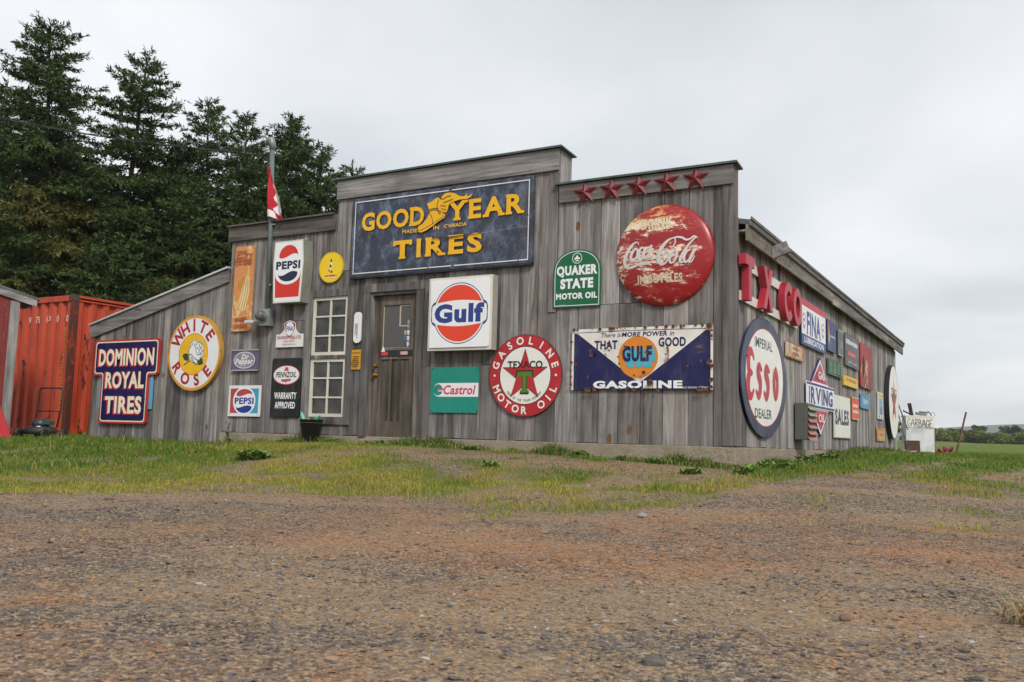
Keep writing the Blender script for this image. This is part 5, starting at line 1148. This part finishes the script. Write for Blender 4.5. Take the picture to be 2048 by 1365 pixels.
# ------------------------------------------------------------------ loose gravel (stuff)
def stones(n, region, smin, smax, pw, seed, mat, name, octa=False):
    r = np.random.default_rng(seed)
    x = r.uniform(region[0], region[1], n * 3); y = r.uniform(region[2], region[3], n * 3)
    d = np.array([x - CAMP.x, y - CAMP.y]); dep = d[0] * _f.x + d[1] * _f.y; lat = d[0] * _r.x + d[1] * _r.y
    ok = (dep > 1.5) & (np.abs(lat) < dep * .8 + .3)
    x, y, dep = x[ok], y[ok], dep[ok]
    ok = r.random(len(x)) < np.clip((4.0 / dep) ** 1.1, 0, 1); x, y = x[ok], y[ok]
    ok = (r.random(len(x)) > grassness(x, y) * 1.05 - .05) & (r.random(len(x)) < .36 + .75 * slaty(x, y)); x, y = x[ok][:n], y[ok][:n]; n = len(x)
    t_ = (1 + 5 ** .5) / 2
    ico = np.array([(-1, t_, 0), (1, t_, 0), (-1, -t_, 0), (1, -t_, 0), (0, -1, t_), (0, 1, t_), (0, -1, -t_), (0, 1, -t_), (t_, 0, -1), (t_, 0, 1), (-t_, 0, -1), (-t_, 0, 1)]) / 1.9
    fa = np.array([(0, 11, 5), (0, 5, 1), (0, 1, 7), (0, 7, 10), (0, 10, 11), (1, 5, 9), (5, 11, 4), (11, 10, 2), (10, 7, 6), (7, 1, 8), (3, 9, 4), (3, 4, 2), (3, 2, 6), (3, 6, 8), (3, 8, 9), (4, 9, 5), (2, 4, 11), (6, 2, 10), (8, 6, 7), (9, 8, 1)])
    if octa: ico = np.array([(1., .2, 0), (.1, 1, .1), (-1, -.1, 0), (-.2, -1, 0), (.25, .2, .8), (-.2, .1, -.8)]) * 1.15; fa = np.array([(0, 1, 4), (1, 2, 4), (2, 3, 4), (3, 0, 4), (1, 0, 5), (2, 1, 5), (3, 2, 5), (0, 3, 5)])
    nv_ = len(ico)
    sz = smin * (1 - r.random(n)) ** (-1 / pw); sz = np.minimum(sz, smax)
    V = np.repeat(ico[None], n, 0) * r.uniform(.66, 1.3, (n, nv_, 1))
    V *= (sz[:, None] * np.stack([r.uniform(.7, 1.25, n), r.uniform(.55, 1.0, n), r.uniform(.14, .42, n)], 1))[:, None, :]
    a = r.uniform(0, 6.28, n); tl = r.normal(0, .18, n)
    c_, s_ = np.cos(tl)[:, None], np.sin(tl)[:, None]; V[:, :, 0], V[:, :, 2] = V[:, :, 0] * c_ - V[:, :, 2] * s_, V[:, :, 0] * s_ + V[:, :, 2] * c_
    c_, s_ = np.cos(a)[:, None], np.sin(a)[:, None]; V[:, :, 0], V[:, :, 1] = V[:, :, 0] * c_ - V[:, :, 1] * s_, V[:, :, 0] * s_ + V[:, :, 1] * c_
    V[:, :, 0] += x[:, None]; V[:, :, 1] += y[:, None]; V[:, :, 2] += (gh(x, y) + sz * .12)[:, None]
    F = (fa[None] + (np.arange(n) * nv_)[:, None, None]).reshape(-1, 3)
    sl_ = slaty(x, y); col = np.repeat(np.stack([r.random(n) * (1.08 - .42 * sl_), rusty_dirt(x, y), r.random(n), np.ones(n)], 1), nv_, 0)
    o = np_mesh(name, V.reshape(-1, 3), F, mat, col); return o
stm, t, b = newmat('slate_gravel'); a = attr(t); sp_ = N(t, 'ShaderNodeSeparateColor'); t.links.new(a.outputs['Color'], sp_.inputs[0])
sc_ = ramp(t, sp_.outputs[0], [(0, (0.035, 0.035, 0.04)), (.36, (0.09, 0.088, 0.095)), (.5, (0.16, 0.145, 0.13)), (.60, (0.25, 0.17, 0.10)), (.86, (0.38, 0.225, 0.115)), (.985, (0.30, 0.28, 0.265)), (1, (0.45, 0.43, 0.41))])
sc_ = mix(t, ramp(t, noise(t, objco(t), 60, 4, .6), [(.4, 0), (.7, .5)]), sc_, (0.22, 0.155, 0.105))
sc_ = mix(t, M(t, 'MULTIPLY', sp_.outputs[1], M(t, 'MULTIPLY', sp_.outputs[2], 1.1)), sc_, (0.37, 0.165, 0.07))
t.links.new(sc_, b.inputs['Base Color']); b.inputs['Roughness'].default_value = .8; b.inputs['Specular IOR Level'].default_value = .25
g1 = stones(85000, (-9, 5.5, -9.3, 9), .0042, .018, 2.4, 5, stm, 'loose_gravel')
tag(g1, 'flat slate stones scattered over the yard', 'gravel', kind='stuff')
g1 = stones(420000, (-8, 5.0, -9.2, 4), .0024, .009, 2.3, 8, stm, 'fine_gravel', True)
tag(g1, 'fine gravel chips covering the yard', 'gravel', kind='stuff')
# a few big stones you could pick up
def boulder(x, y, sz, mat, label, fl=.55, seed=0):
    q = random.Random(seed); bm = bmesh.new(); bmesh.ops.create_icosphere(bm, subdivisions=2, radius=1)
    for v in bm.verts:
        k = q.uniform(.86, 1.12); v.co = Vector((v.co.x * sz * k * 1.2, v.co.y * sz * k * .8, v.co.z * sz * fl * k))
    me = bpy.data.meshes.new('stone'); bm.to_mesh(me); bm.free(); me.materials.append(mat); o = bpy.data.objects.new('stone', me); C.objects.link(o)
    o.location = (x, y, float(gh(x, y)) + sz * fl * .5); o.rotation_euler = (0, 0, q.uniform(0, 3)); tag(o, label, 'stone', 'larger stones lying on the gravel'); return o
sdk = plain('dark_stone', (0.10, 0.09, 0.085), .85, 0, .4, 30); sbr = plain('brown_stone', (0.17, 0.105, 0.07), .8, 0, .4, 30); sgy = plain('grey_stone', (0.27, 0.27, 0.28), .8, 0, .3, 30)
boulder(2.04, -7.83, .026, sdk, 'dark grey angular stone in the near gravel, largest at the bottom', .5, 1)
boulder(2.33, -6.9, .02, sbr, 'rounded brown stone in the near gravel at lower right', .7, 2)
boulder(.48, -3.95, .045, sgy, 'pale grey stone on the gravel edge before the grass', .5, 4)
boulder(-3.1, -5.55, .03, sdk, 'small dark stone alone on the gravel at left', .5, 5)

# ------------------------------------------------------------------ grass (stuff)
grm, t, b = newmat('grass_blades'); a = attr(t); t.links.new(a.outputs['Color'], b.inputs['Base Color']); b.inputs['Roughness'].default_value = .6; b.inputs['Specular IOR Level'].default_value = .2
b.inputs['Subsurface Weight'].default_value = 0.0
def blades(n, region, hmin, hmax, wid, seed, name, dens=1.0, colf=None, cone=.82):
    r = np.random.default_rng(seed); x = r.uniform(region[0], region[1], n); y = r.uniform(region[2], region[3], n)
    dx, dy = x - CAMP.x, y - CAMP.y; dep = dx * _f.x + dy * _f.y; lat = dx * _r.x + dy * _r.y
    ok = (dep > 1.5) & (np.abs(lat) < dep * cone + .6) & ~((x > -11.2) & (x < -.02) & (y > .03) & (y < 13.8)) & ~((x < -12.75) & (y > .6) & (y < 3.04)); x, y = x[ok], y[ok]
    g = grassness(x, y); cl = fbm(x, y, 3.3, 201); ok = r.random(len(x)) < g * dens * S(.28, .6, cl + .12); x, y, cl = x[ok], y[ok], cl[ok]; n = len(x)
    z = gh(x, y); h = r.uniform(hmin, hmax, n) * (.3 + 2.6 * cl ** 2); w = wid * r.uniform(.6, 1.3, n); a = r.uniform(0, 6.28, n); le = r.uniform(.1, .75, n) * h; la = r.uniform(0, 6.28, n)
    ca, sa = np.cos(a) * w, np.sin(a) * w; lx, ly = np.cos(la) * le, np.sin(la) * le
    V = np.stack([np.stack([x - ca, y - sa, z - .01], 1), np.stack([x + ca, y + sa, z - .01], 1), np.stack([x + ca * .8 + lx * .35, y + sa * .8 + ly * .35, z + h * .6], 1), np.stack([x - ca * .8 + lx * .35, y - sa * .8 + ly * .35, z + h * .6], 1), np.stack([x + lx, y + ly, z + h * .98], 1)], 1).reshape(-1, 3)
    i0 = np.arange(n)[:, None] * 5; F4 = i0 + np.array([0, 1, 2, 3]); F3 = i0 + np.array([3, 2, 4])
    k = np.repeat(colf(x, y, r, n), 5, 0)
    return np_mesh(name, V, [F4, F3], grm, k)
def gcol(x, y, r, n):
    yel = np.clip(S(.38, .62, fbm(x, y, 1.0, 301)) * .8 + .5 * S(-1.6, -3.4, y) * (x > -6.5) + .45 * S(.8, 2, x) * S(2, -1, y) - .7 * S(-5.5, -8, x) * S(-4.5, -2.5, y), 0, 1)
    k = np.clip(yel + r.normal(0, .22, n), 0, 1)[:, None]
    c = np.array((.075, .15, .018)) * (1 - k) + np.array((.285, .275, .042)) * k
    dead = (r.random(n) < .10 + .25 * yel * S(.4, .6, fbm(x, y, 2.2, 311)))[:, None]; c = np.where(dead, np.array((.36, .23, .095)), c) * r.uniform(.7, 1.35, (n, 1))
    return np.concatenate([c, np.ones((n, 1))], 1)
gA = blades(720000, (-16.5, 2.6, -7.5, 2.0), .010, .040, .0032, 1, 'grass', 1.0, gcol); tag(gA, 'short patchy yellow-green grass between gravel and wall', 'grass', kind='stuff')
gB = blades(70000, (-18, -6.3, -4.0, .9), .03, .085, .005, 2, 'tall_grass', .9, gcol); tag(gB, 'taller lush grass before the lean-to and container', 'grass', kind='stuff')
def wall_grass(n, seed):
    r = np.random.default_rng(seed); m_ = n // 2
    x = np.concatenate([r.uniform(-8, .1, m_), .04 + np.abs(r.normal(0, .16, n - m_))]); y = np.concatenate([-.04 - np.abs(r.normal(0, .13, m_)), r.uniform(0, 12, n - m_)])
    c = fbm(x, y, 2.3, 401); ok = (c > .48) & ~((x > -5.4) & (x < -4.2) & (y < 0) & (c < .58)); x, y, c = x[ok], y[ok], c[ok]; n = len(x)
    z = gh(x, y); h = r.uniform(.025, .11, n) * (.3 + 4 * (c - .45)); w = r.uniform(.002, .006, n); a = r.uniform(0, 6.28, n); la = r.uniform(0, 6.28, n); le = h * r.uniform(.2, 1.1, n)
    ca, sa, lx, ly = np.cos(a) * w, np.sin(a) * w, np.cos(la) * le, np.sin(la) * le
    V = np.stack([np.stack([x - ca, y - sa, z - .01], 1), np.stack([x + ca, y + sa, z - .01], 1), np.stack([x + ca + lx * .4, y + sa + ly * .4, z + h * .65], 1), np.stack([x - ca + lx * .4, y - sa + ly * .4, z + h * .65], 1), np.stack([x + lx, y + ly, z + h], 1)], 1).reshape(-1, 3)
    i0 = np.arange(n)[:, None] * 5; k = (r.random(n) < .22)[:, None]
    c = np.where(k, np.array((.27, .2, .075)), np.array((.085, .15, .025))) * r.uniform(.6, 1.4, (n, 1)); ok = V[:, 1] > .02
    return np_mesh('foundation_grass', V, [i0 + np.array([0, 1, 2, 3]), i0 + np.array([3, 2, 4])], grm, np.repeat(np.concatenate([c, np.ones((n, 1))], 1), 5, 0))
tag(wall_grass(26000, 17), 'ragged grass tufts along the foot of the foundation', 'grass', kind='stuff')
def gcol2(x, y, r, n):
    k = np.clip(fbm(x, y, .5, 305) + r.normal(0, .18, n) - .12, 0, 1)[:, None]
    c = (np.array((.075, .16, .02)) * (1 - k) + np.array((.22, .25, .042)) * k) * r.uniform(.75, 1.3, (n, 1)); return np.concatenate([c, np.ones((n, 1))], 1)
gC = blades(230000, (-1.5, 5.0, .0, 34), .018, .05, .0055, 3, 'field_grass', 1.0, gcol2); tag(gC, 'green grass of the field beside and behind the workshop', 'grass', kind='stuff')

# leafy weeds
lfm, t, b = newmat('weed_leaves'); a = attr(t); t.links.new(a.outputs['Color'], b.inputs['Base Color']); b.inputs['Roughness'].default_value = .55; b.inputs['Specular IOR Level'].default_value = .3
def weed_mesh(seed, n, R, H, kind):
    r = random.Random(seed); v = []; f = []; c = []
    for i in range(n):
        a = r.uniform(0, 6.28)
        if kind == 'rosette':
            l = R * r.uniform(.22, .62); up = H * r.uniform(.2, .9); ba = r.uniform(0, 6.28); br_ = R * .75 * r.random() ** .6; base = Vector((br_ * math.cos(ba), br_ * math.sin(ba), H * .35 * r.random())); w = l * r.uniform(.2, .34)
        else:
            zb = H * r.random() ** .8; l = R * r.uniform(.4, 1.0) * (1.15 - .7 * zb / H); up = l * r.uniform(-.1, .6); base = Vector((.02 * math.sin(zb * 20), 0, zb)); w = l * r.uniform(.2, .32)
        d = Vector((math.cos(a), math.sin(a), 0)); s_ = Vector((-d.y, d.x, 0)); n0 = len(v)
        v += [base, base + d * l * .45 - s_ * w + Vector((0, 0, up * .7)), base + d * l * .45 + s_ * w + Vector((0, 0, up * .7)), base + d * l + Vector((0, 0, up * r.uniform(.5, 1.0)))]
        f += [(n0, n0 + 1, n0 + 2), (n0 + 1, n0 + 3, n0 + 2)]; k = r.uniform(.7, 1.4); cl = (.13 * k, .235 * k, .045 * k) if r.random() > .16 else (.26 * k, .19 * k, .06 * k); c += [cl] * 4
    if kind == 'stalk':
        n0 = len(v); v += [Vector((-.006, 0, 0)), Vector((.006, 0, 0)), Vector((.004, 0, H)), Vector((-.004, 0, H))]; f += [(n0, n0 + 1, n0 + 2, n0 + 3)]; c += [(.09, .1, .03)] * 4
    me = bpy.data.meshes.new('weed'); me.from_pydata(v, [], f); at = me.attributes.new('rnd', 'FLOAT_COLOR', 'POINT'); at.data.foreach_set('color', np.array([(*q, 1) for q in c], np.float32).ravel()); me.materials.append(lfm); return me
wm = [weed_mesh(1, 170, .17, .13, 'rosette'), weed_mesh(2, 120, .13, .10, 'rosette'), weed_mesh(3, 110, .10, .36, 'stalk'), weed_mesh(4, 190, .22, .11, 'rosette'), weed_mesh(5, 34, .07, .2, 'stalk')]
WD = [(-7.72, -.12, 2, 1.25, 'tall leafy weed growing up the foundation below the square blue and red sign'), (-7.3, -.15, 1, .8, 'small weed at the foundation right of the tall leafy weed'), (-6.55, -.2, 3, .9, 'low weed at the foundation left of the black bin'), (-6.95, -.25, 0, .7, 'low weed below the tall black sign'), (-5.5, -.3, 0, 1.0, 'spreading weed right of the black bin'), (-5.72, -.22, 1, 1.0, 'small weed touching the right of the black bin'),
      (-4.75, -.3, 3, .9, 'leafy weed before the door step'), (-4.3, -.25, 1, 1.0, 'weed at the right foot of the door frame'), (-3.85, -.22, 1, .9, 'weed below the left side of the teal sign'), (-3.3, -.25, 3, .7, 'weed below the right side of the teal sign'), (-2.4, -.2, 1, .9, 'weed at the foundation below the round red sign'), (-1.75, -.25, 0, .95, 'reddish dock weed below the left end of the wide rusty sign'), (-1.25, -.2, 1, 1.0, 'dock weed below the middle of the wide rusty sign'),
      (-.55, -.12, 4, 1.0, 'upright young weed near the right end of the front foundation'), (-.85, -.25, 3, .7, 'low weed left of the upright young weed'), (.25, .35, 0, .9, 'weed clump at the side wall below the large oval'), (.2, 1.4, 3, 1.0, 'weed clump at the side wall below the right part of the oval'), (.25, 2.6, 0, 1.2, 'weed clump at the side wall below the vent box'), (.28, 3.7, 3, 1.2, 'weed clump at the side wall below the diamond sign'),
      (-2.0, -1.9, 0, .8, 'round green weed alone in the dry grass before the wide rusty sign'), (-5.05, -2.2, 3, 1.3, 'flat broad leaved weed in the grass at left centre'), (-5.6, -1.75, 1, .9, 'broad leaved weed in the grass before the window'), (-6.4, -1.6, 1, .7, 'small leafy weed in the grass before the tall black sign'), (.35, -.9, 0, 1.0, 'weed on the ground before the building corner'), (-.1, -1.2, 3, .8, 'flat weed on bare soil near the building corner'), (.55, .0, 0, 1.1, 'leafy weed right of the building corner'), (-11.9, .3, 2, 1.4, 'tall weed standing between the container and the lean-to'), (-11.5, .2, 2, 1.0, 'shorter weed beside the lean-to wall')]
for i, (x, y, k, sc, lab) in enumerate(WD):
    o = bpy.data.objects.new('weed', wm[k]); C.objects.link(o); o.location = (x, y, float(gh(x, y)) - .01); sc *= .78; o.scale = (sc, sc, sc); o.rotation_euler = (0, 0, i * 1.7); tag(o, lab, 'weed', 'weeds growing round the workshop')
# dry tuft at the right edge
q = MB(); rr = random.Random(3)
for i in range(420):
    a = rr.uniform(0, 6.28); d0 = Vector((rr.gauss(0, .05), rr.gauss(0, .05), 0)); l = rr.uniform(.06, .17); e = d0 + Vector((math.cos(a) * l, math.sin(a) * l, rr.uniform(.01, .10))); mdl = d0.lerp(e, .5) + Vector((0, 0, .035)); s_ = Vector((-math.sin(a), math.cos(a), 0)) * .0018
    q.add([d0 - s_, d0 + s_, mdl + s_, mdl - s_, e], [(0, 1, 2, 3), (3, 2, 4)], (.40 * rr.uniform(.7, 1.2), .27, .12))
o = q.build('dry_grass_tuft', grm); o.location = (2.905, -6.565, float(gh(2.905, -6.565))); tag(o, 'dry straw-coloured grass tuft lying at the right edge of the gravel', 'grass tuft')

# ------------------------------------------------------------------ spruces behind
bark = plain('spruce_bark', (0.06, 0.048, 0.04), .95, 0, .35, 8)
ndl, t, b = newmat('spruce_needles'); a = attr(t); t.links.new(a.outputs['Color'], b.inputs['Base Color']); b.inputs['Roughness'].default_value = .65; b.inputs['Specular IOR Level'].default_value = .2
def spruce(x, y, top, R, seed, label, nb=150, hue=0.5):
    r = np.random.default_rng(seed); zb = float(gh(x, y)); H = top - zb
    H -= .3 if x < -22.5 else -.15; root = thing('spruce_tree', label, 'tree', (x, y, zb), 0, 'spruces behind the workshop')
    q = MB(); lean = r.normal(0, .25, 2)
    q.tube([(lean[0] * (k / 10) ** 2, lean[1] * (k / 10) ** 2, H * k / 10 - .2) for k in range(11)], [max(.02, .017 * H * (1 - k / 10.4) ** .9) for k in range(11)], 9); q.build('trunk', bark, root, smooth=True)
    V = []; COL = []; bq = MB()
    def tuft(p, d, n, l0, l1, wd, col):
        """n narrow leaf blades about direction d at points p (n,3)"""
        rd = r.normal(0, 1, (n, 3)); dd = d + .55 * rd; dd /= np.linalg.norm(dd, axis=1)[:, None]
        s_ = np.cross(dd, r.normal(0, 1, (n, 3))); s_ /= np.linalg.norm(s_, axis=1)[:, None] + 1e-9
        L = r.uniform(l0, l1, n)[:, None]; w = wd * r.uniform(.6, 1.3, n)[:, None]
        V.append(np.stack([p - s_ * w * .4, p + dd * L * .55 - s_ * w, p + dd * L, p + dd * L * .55 + s_ * w], 1).reshape(-1, 3))
        COL.append(np.repeat(col * r.uniform(.5, 1.6, (n, 1)), 4, 0))
    for k in range(nb):
        t_ = .06 + .92 * (k + r.random()) / nb
        if t_ < .3 and r.random() < .25: continue
        z = H * t_; rad = R * 1.28 * (1 - t_) ** .64 * r.uniform(.6, 1.2) + .18
        az = k * 2.399 + r.normal(0, .3); el0 = math.radians(-16 + 78 * max(0, t_ - .35) ** 1.2 + r.normal(0, 8)); el0 = min(el0, math.radians(62))
        npt = 9; P = [np.array([lean[0] * t_ ** 2, lean[1] * t_ ** 2, z])]; el = el0; st = rad / (npt - 1)
        for j in range(npt - 1):
            az += r.normal(0, .05); el += (-.10 if j < 4 else .14) * (1 if t_ < .75 else .3); P.append(P[-1] + st * np.array([math.cos(az) * math.cos(el), math.sin(az) * math.cos(el), math.sin(el)]))
        P = np.array(P); bq.tube(P, [max(.005, .028 * rad / 3 * (1 - j / npt)) for j in range(npt)], 4, caps=False)
        old = np.array((.072, .086, .019)) * (1 - hue) + np.array((.098, .088, .024)) * hue; new = np.array((.048, .078, .022))
        col = (new if t_ > .6 else old) * r.uniform(.75, 1.3)
        nt_ = max(10, int(rad * 18)); fr = r.uniform(.03, 1.0, nt_)
        for f in fr:
            i = min(int(f * (npt - 1)), npt - 2); u = f * (npt - 1) - i; p0 = P[i] * (1 - u) + P[i + 1] * u; tg = P[i + 1] - P[i]; tg /= np.linalg.norm(tg)
            side = np.cross(tg, (0, 0, 1)) * r.choice((-1, 1)); side /= np.linalg.norm(side) + 1e-9
            ln = min(.75, .16 + .42 * rad / 2.4 * (1.15 - f)) * r.uniform(.6, 1.2); dr = side * .75 + tg * .65 + np.array([0, 0, -.35 if t_ < .7 else .15]); dr /= np.linalg.norm(dr); m_ = max(5, int(ln / .026))
            ss = r.uniform(0, 1, m_)[:, None]; pp = p0 + dr * ln * ss + np.array([0, 0, -.18]) * (ss ** 2) * ln
            tuft(pp, dr + np.array([0, 0, -.15]), m_, .10, .22, .021, col)
        m_ = max(12, int(rad * 24)); ss = r.uniform(.2, 1, m_); ii = np.minimum((ss * (npt - 1)).astype(int), npt - 2); uu = (ss * (npt - 1) - ii)[:, None]
        tg = P[ii + 1] - P[ii]; tg /= np.linalg.norm(tg, axis=1)[:, None]; tuft(P[ii] * (1 - uu) + P[ii + 1] * uu, tg, m_, .10, .22, .021, col)
    # leader
    m_ = 70; zz_ = H * r.uniform(.9, 1.0, m_); tuft(np.stack([np.full(m_, lean[0]), np.full(m_, lean[1]), zz_], 1), np.array([0, 0, .9]), m_, .12, .3, .022, np.array((.036, .058, .016)))
    V = np.concatenate(V); COL = np.concatenate(COL); COL = np.concatenate([COL, np.ones((len(COL), 1))], 1); n = len(V) // 4
    np_mesh('crown', V, np.arange(n * 4).reshape(-1, 4), ndl, COL, root); bq.build('limbs', bark, root)
    return n
SPR = [(-31.5, 8.2, 11.2, 3.4, 'spruce beyond the left edge of the row', 130, .6), (-25.6, 8.2, 10.6, 3.4, 'spruce filling the space left of the tallest pair', 150, .6), (-21.9, 9.6, 9.3, 3.0, 'spruce between the second tallest and the mast', 150, .8), (-19.6, 11.4, 9.0, 2.8, 'bushy spruce behind the mast flag', 140, .8), (-18.3, 13.4, 8.6, 2.6, 'bushy spruce low beside the highest parapet', 130, .8), (-23.6, 7.8, 8.6, 3.3, 'brownish spruce below the gap of the tallest pair', 150, .8), (-21.2, 7.6, 6.6, 2.8, 'brownish young spruce above the end of the container', 130, .8), (-23.7, 6.9, 12.95, 3.6, 'tallest dark spruce at upper left with dense crown', 190, .5), (-22.6, 8.7, 12.4, 3.3, 'second tallest spruce right of the tallest with open right side', 165, .6), (-27.6, 7.1, 12.0, 3.4, 'spruce cut by the left edge of the photo', 170, .5),
       (-23.9, 11.5, 10.3, 3.0, 'spruce half hidden between the two tall ones and the mast', 150, .8), (-21.06, 10.9, 10.95, 2.6, 'slender spruce left of the mast top', 150, .6), (-20.8, 12.2, 11.05, 2.3, 'thin spiky spruce just left of the mast top', 140, .6), (-20.4, 13.4, 11.2, 2.5, 'thin spiky spruce directly behind the mast top', 140, .6),
       (-19.38, 13.1, 10.4, 2.7, 'broad spruce right of the mast above the flat parapet', 150, .6), (-19.8, 15.1, 10.3, 2.5, 'spruce sloping down to the highest parapet', 140, .6), (-20.16, 17.3, 10.5, 2.2, 'spruce with only its spiky tip above the highest parapet', 120, .6),
       (-25.4, 9.8, 8.2, 3.0, 'lower spruce filling the gap behind the tallest', 130, .9), (-20.2, 9.3, 7.4, 2.9, 'bushy lower spruce behind the lean-to roof', 140, .9), (-18.2, 11.4, 7.6, 2.8, 'bushy lower spruce behind the flat parapet', 130, .8), (-22.8, 5.0, 6.2, 2.6, 'young spruce above the container left end', 120, .7), (-19.6, 6.4, 4.9, 2.2, 'small young spruce above the container corner', 110, .7), (-29, 10, 9.5, 3.2, 'spruce in the back row at the left edge', 120, .9)]
for i, (x, y, top, R, lab, nb, hu) in enumerate(SPR): spruce(x, y, top, R, 100 + i, lab, nb, hu)

# ------------------------------------------------------------------ distant trees across the field
def leafy(x, y, zb, h, w, seed, name, label, pine=False, n=2600):
    r = np.random.default_rng(seed); root = thing(name, label, 'tree' if pine else 'bush', (x, y, zb), 0, 'pines across the field' if pine else 'bushes across the field')
    q = MB(); q.tube([(0, 0, -.3), (0, 0, h * .7)], [.12, .04], 6); q.build('trunk', bark, root)
    k = 16 if pine else 11; cx = r.normal(0, w * .26, k); cy = r.normal(0, w * .26, k); cz = r.uniform(.22, .86, k) * h; cr_ = r.uniform(.16, .30, k) * w * (1.15 - .6 * cz / h)
    i = r.integers(0, k, n); d = r.normal(0, 1, (n, 3)); d /= np.linalg.norm(d, axis=1)[:, None]; d *= r.uniform(.5, 1.08, (n, 1))
    p = np.stack([cx[i], cy[i], cz[i]], 1) + d * cr_[i][:, None] * np.array([1.1, 1.1, .75]); p[:, 2] = np.maximum(p[:, 2], .05)
    a = r.normal(0, 1, (n, 3)); a /= np.linalg.norm(a, axis=1)[:, None]; b_ = np.cross(a, r.normal(0, 1, (n, 3))); b_ /= np.linalg.norm(b_, axis=1)[:, None]; s_ = r.uniform(.10, .24, (n, 1))
    V = np.stack([p - a * s_, p - b_ * s_ * .5, p + a * s_, p + b_ * s_ * .5], 1).reshape(-1, 3)
    base = np.array((.06, .105, .04)) if pine else np.array((.13, .175, .045)) * r.uniform(.8, 1.25) + np.array((.02, .0, 0)) * r.random()
    c = (base * r.uniform(.7, 1.25, k)[i][:, None] * r.uniform(.65, 1.4, (n, 1))); np_mesh('crown', V, np.arange(n * 4).reshape(-1, 4), ndl, np.concatenate([np.repeat(c, 4, 0), np.ones((n * 4, 1))], 1), root)
PX = [('pine_tree', -7.2, 214, 4.4, 4.6, 'large spreading pine left of the pair across the field'), ('pine_tree', -1.5, 217, 4.3, 4.8, 'large spreading pine nearest the right edge across the field'), ('pine_tree', -12.0, 212, 3.2, 3.6, 'smaller pine left of the large spreading pines across the field'), ('pine_tree', 2.8, 219, 3.9, 4.2, 'pine at the far right edge across the field')]
for i, (nm, x, y, h, w, lab) in enumerate(PX): leafy(x, y, float(gh(x, y, False)), h, w, 500 + i, nm, lab, True)
BX = [(-18.6, 206, 1.9, 'short bush filling in right behind the white bin'), (-15.6, 208, 1.8, 'short bush left of the leaning post top across the field'), (-12.6, 209, 1.8, 'short bush behind the leaning post across the field'), (-9.9, 210, 1.7, 'short bush right of the leaning post under the small pine'), (-7.0, 211, 1.7, 'short bush under the left spreading pine'), (-4.2, 212, 1.8, 'short bush between the two spreading pines at the field edge'), (-1.2, 213, 1.7, 'short bush under the right spreading pine'), (1.9, 213, 1.8, 'short bush at the right edge below the far right pine'), (-24, 200, 3.8, 'bush showing in the gap between wall corner and poles'), (-20.5, 203, 3.0, 'bush hidden mostly behind the white bin'), (-16.8, 205, 2.5, 'bush just right of the white bin across the field'), (-14.2, 206, 2.7, 'bush left of the leaning post across the field'), (-11.3, 207, 2.3, 'bush right of the leaning post across the field'), (-8.6, 208, 2.2, 'low bush before the large spreading pine on the left'), (-5.6, 209, 2.4, 'low bush between the two large spreading pines'), (-2.8, 210, 2.3, 'low bush before the right hand spreading pine'), (.2, 212, 2.4, 'low bush at the right edge across the field'), (-27.5, 201, 3.4, 'bush behind the back corner of the workshop'), (3.5, 212, 2.6, 'bush at the extreme right across the field')]
for i, (x, y, h, lab) in enumerate(BX): leafy(x, y, float(gh(x, y, False)) - .25, h * 1.2, 4.8, 600 + i, 'roadside_bush', lab)
# ------------------------------------------------------------------ haze
hz = bpy.data.meshes.new('haze'); bm = bmesh.new(); bmesh.ops.create_cube(bm, size=1); bm.to_mesh(hz); bm.free()
ho = bpy.data.objects.new('haze', hz); C.objects.link(ho); ho.scale = (5300, 3700, 85); ho.location = (0, 1200, -8 + 42.5); tag(ho, kind='stuff')
hmz = bpy.data.materials.new('thin_haze'); hmz.use_nodes = True; t = hmz.node_tree; t.nodes.clear(); oo = N(t, 'ShaderNodeOutputMaterial'); pv = N(t, 'ShaderNodeVolumePrincipled'); pv.inputs['Density'].default_value = 0.00022; pv.inputs['Color'].default_value = (.93, .95, .98, 1); t.links.new(pv.outputs[0], oo.inputs['Volume']); hz.materials.append(hmz)
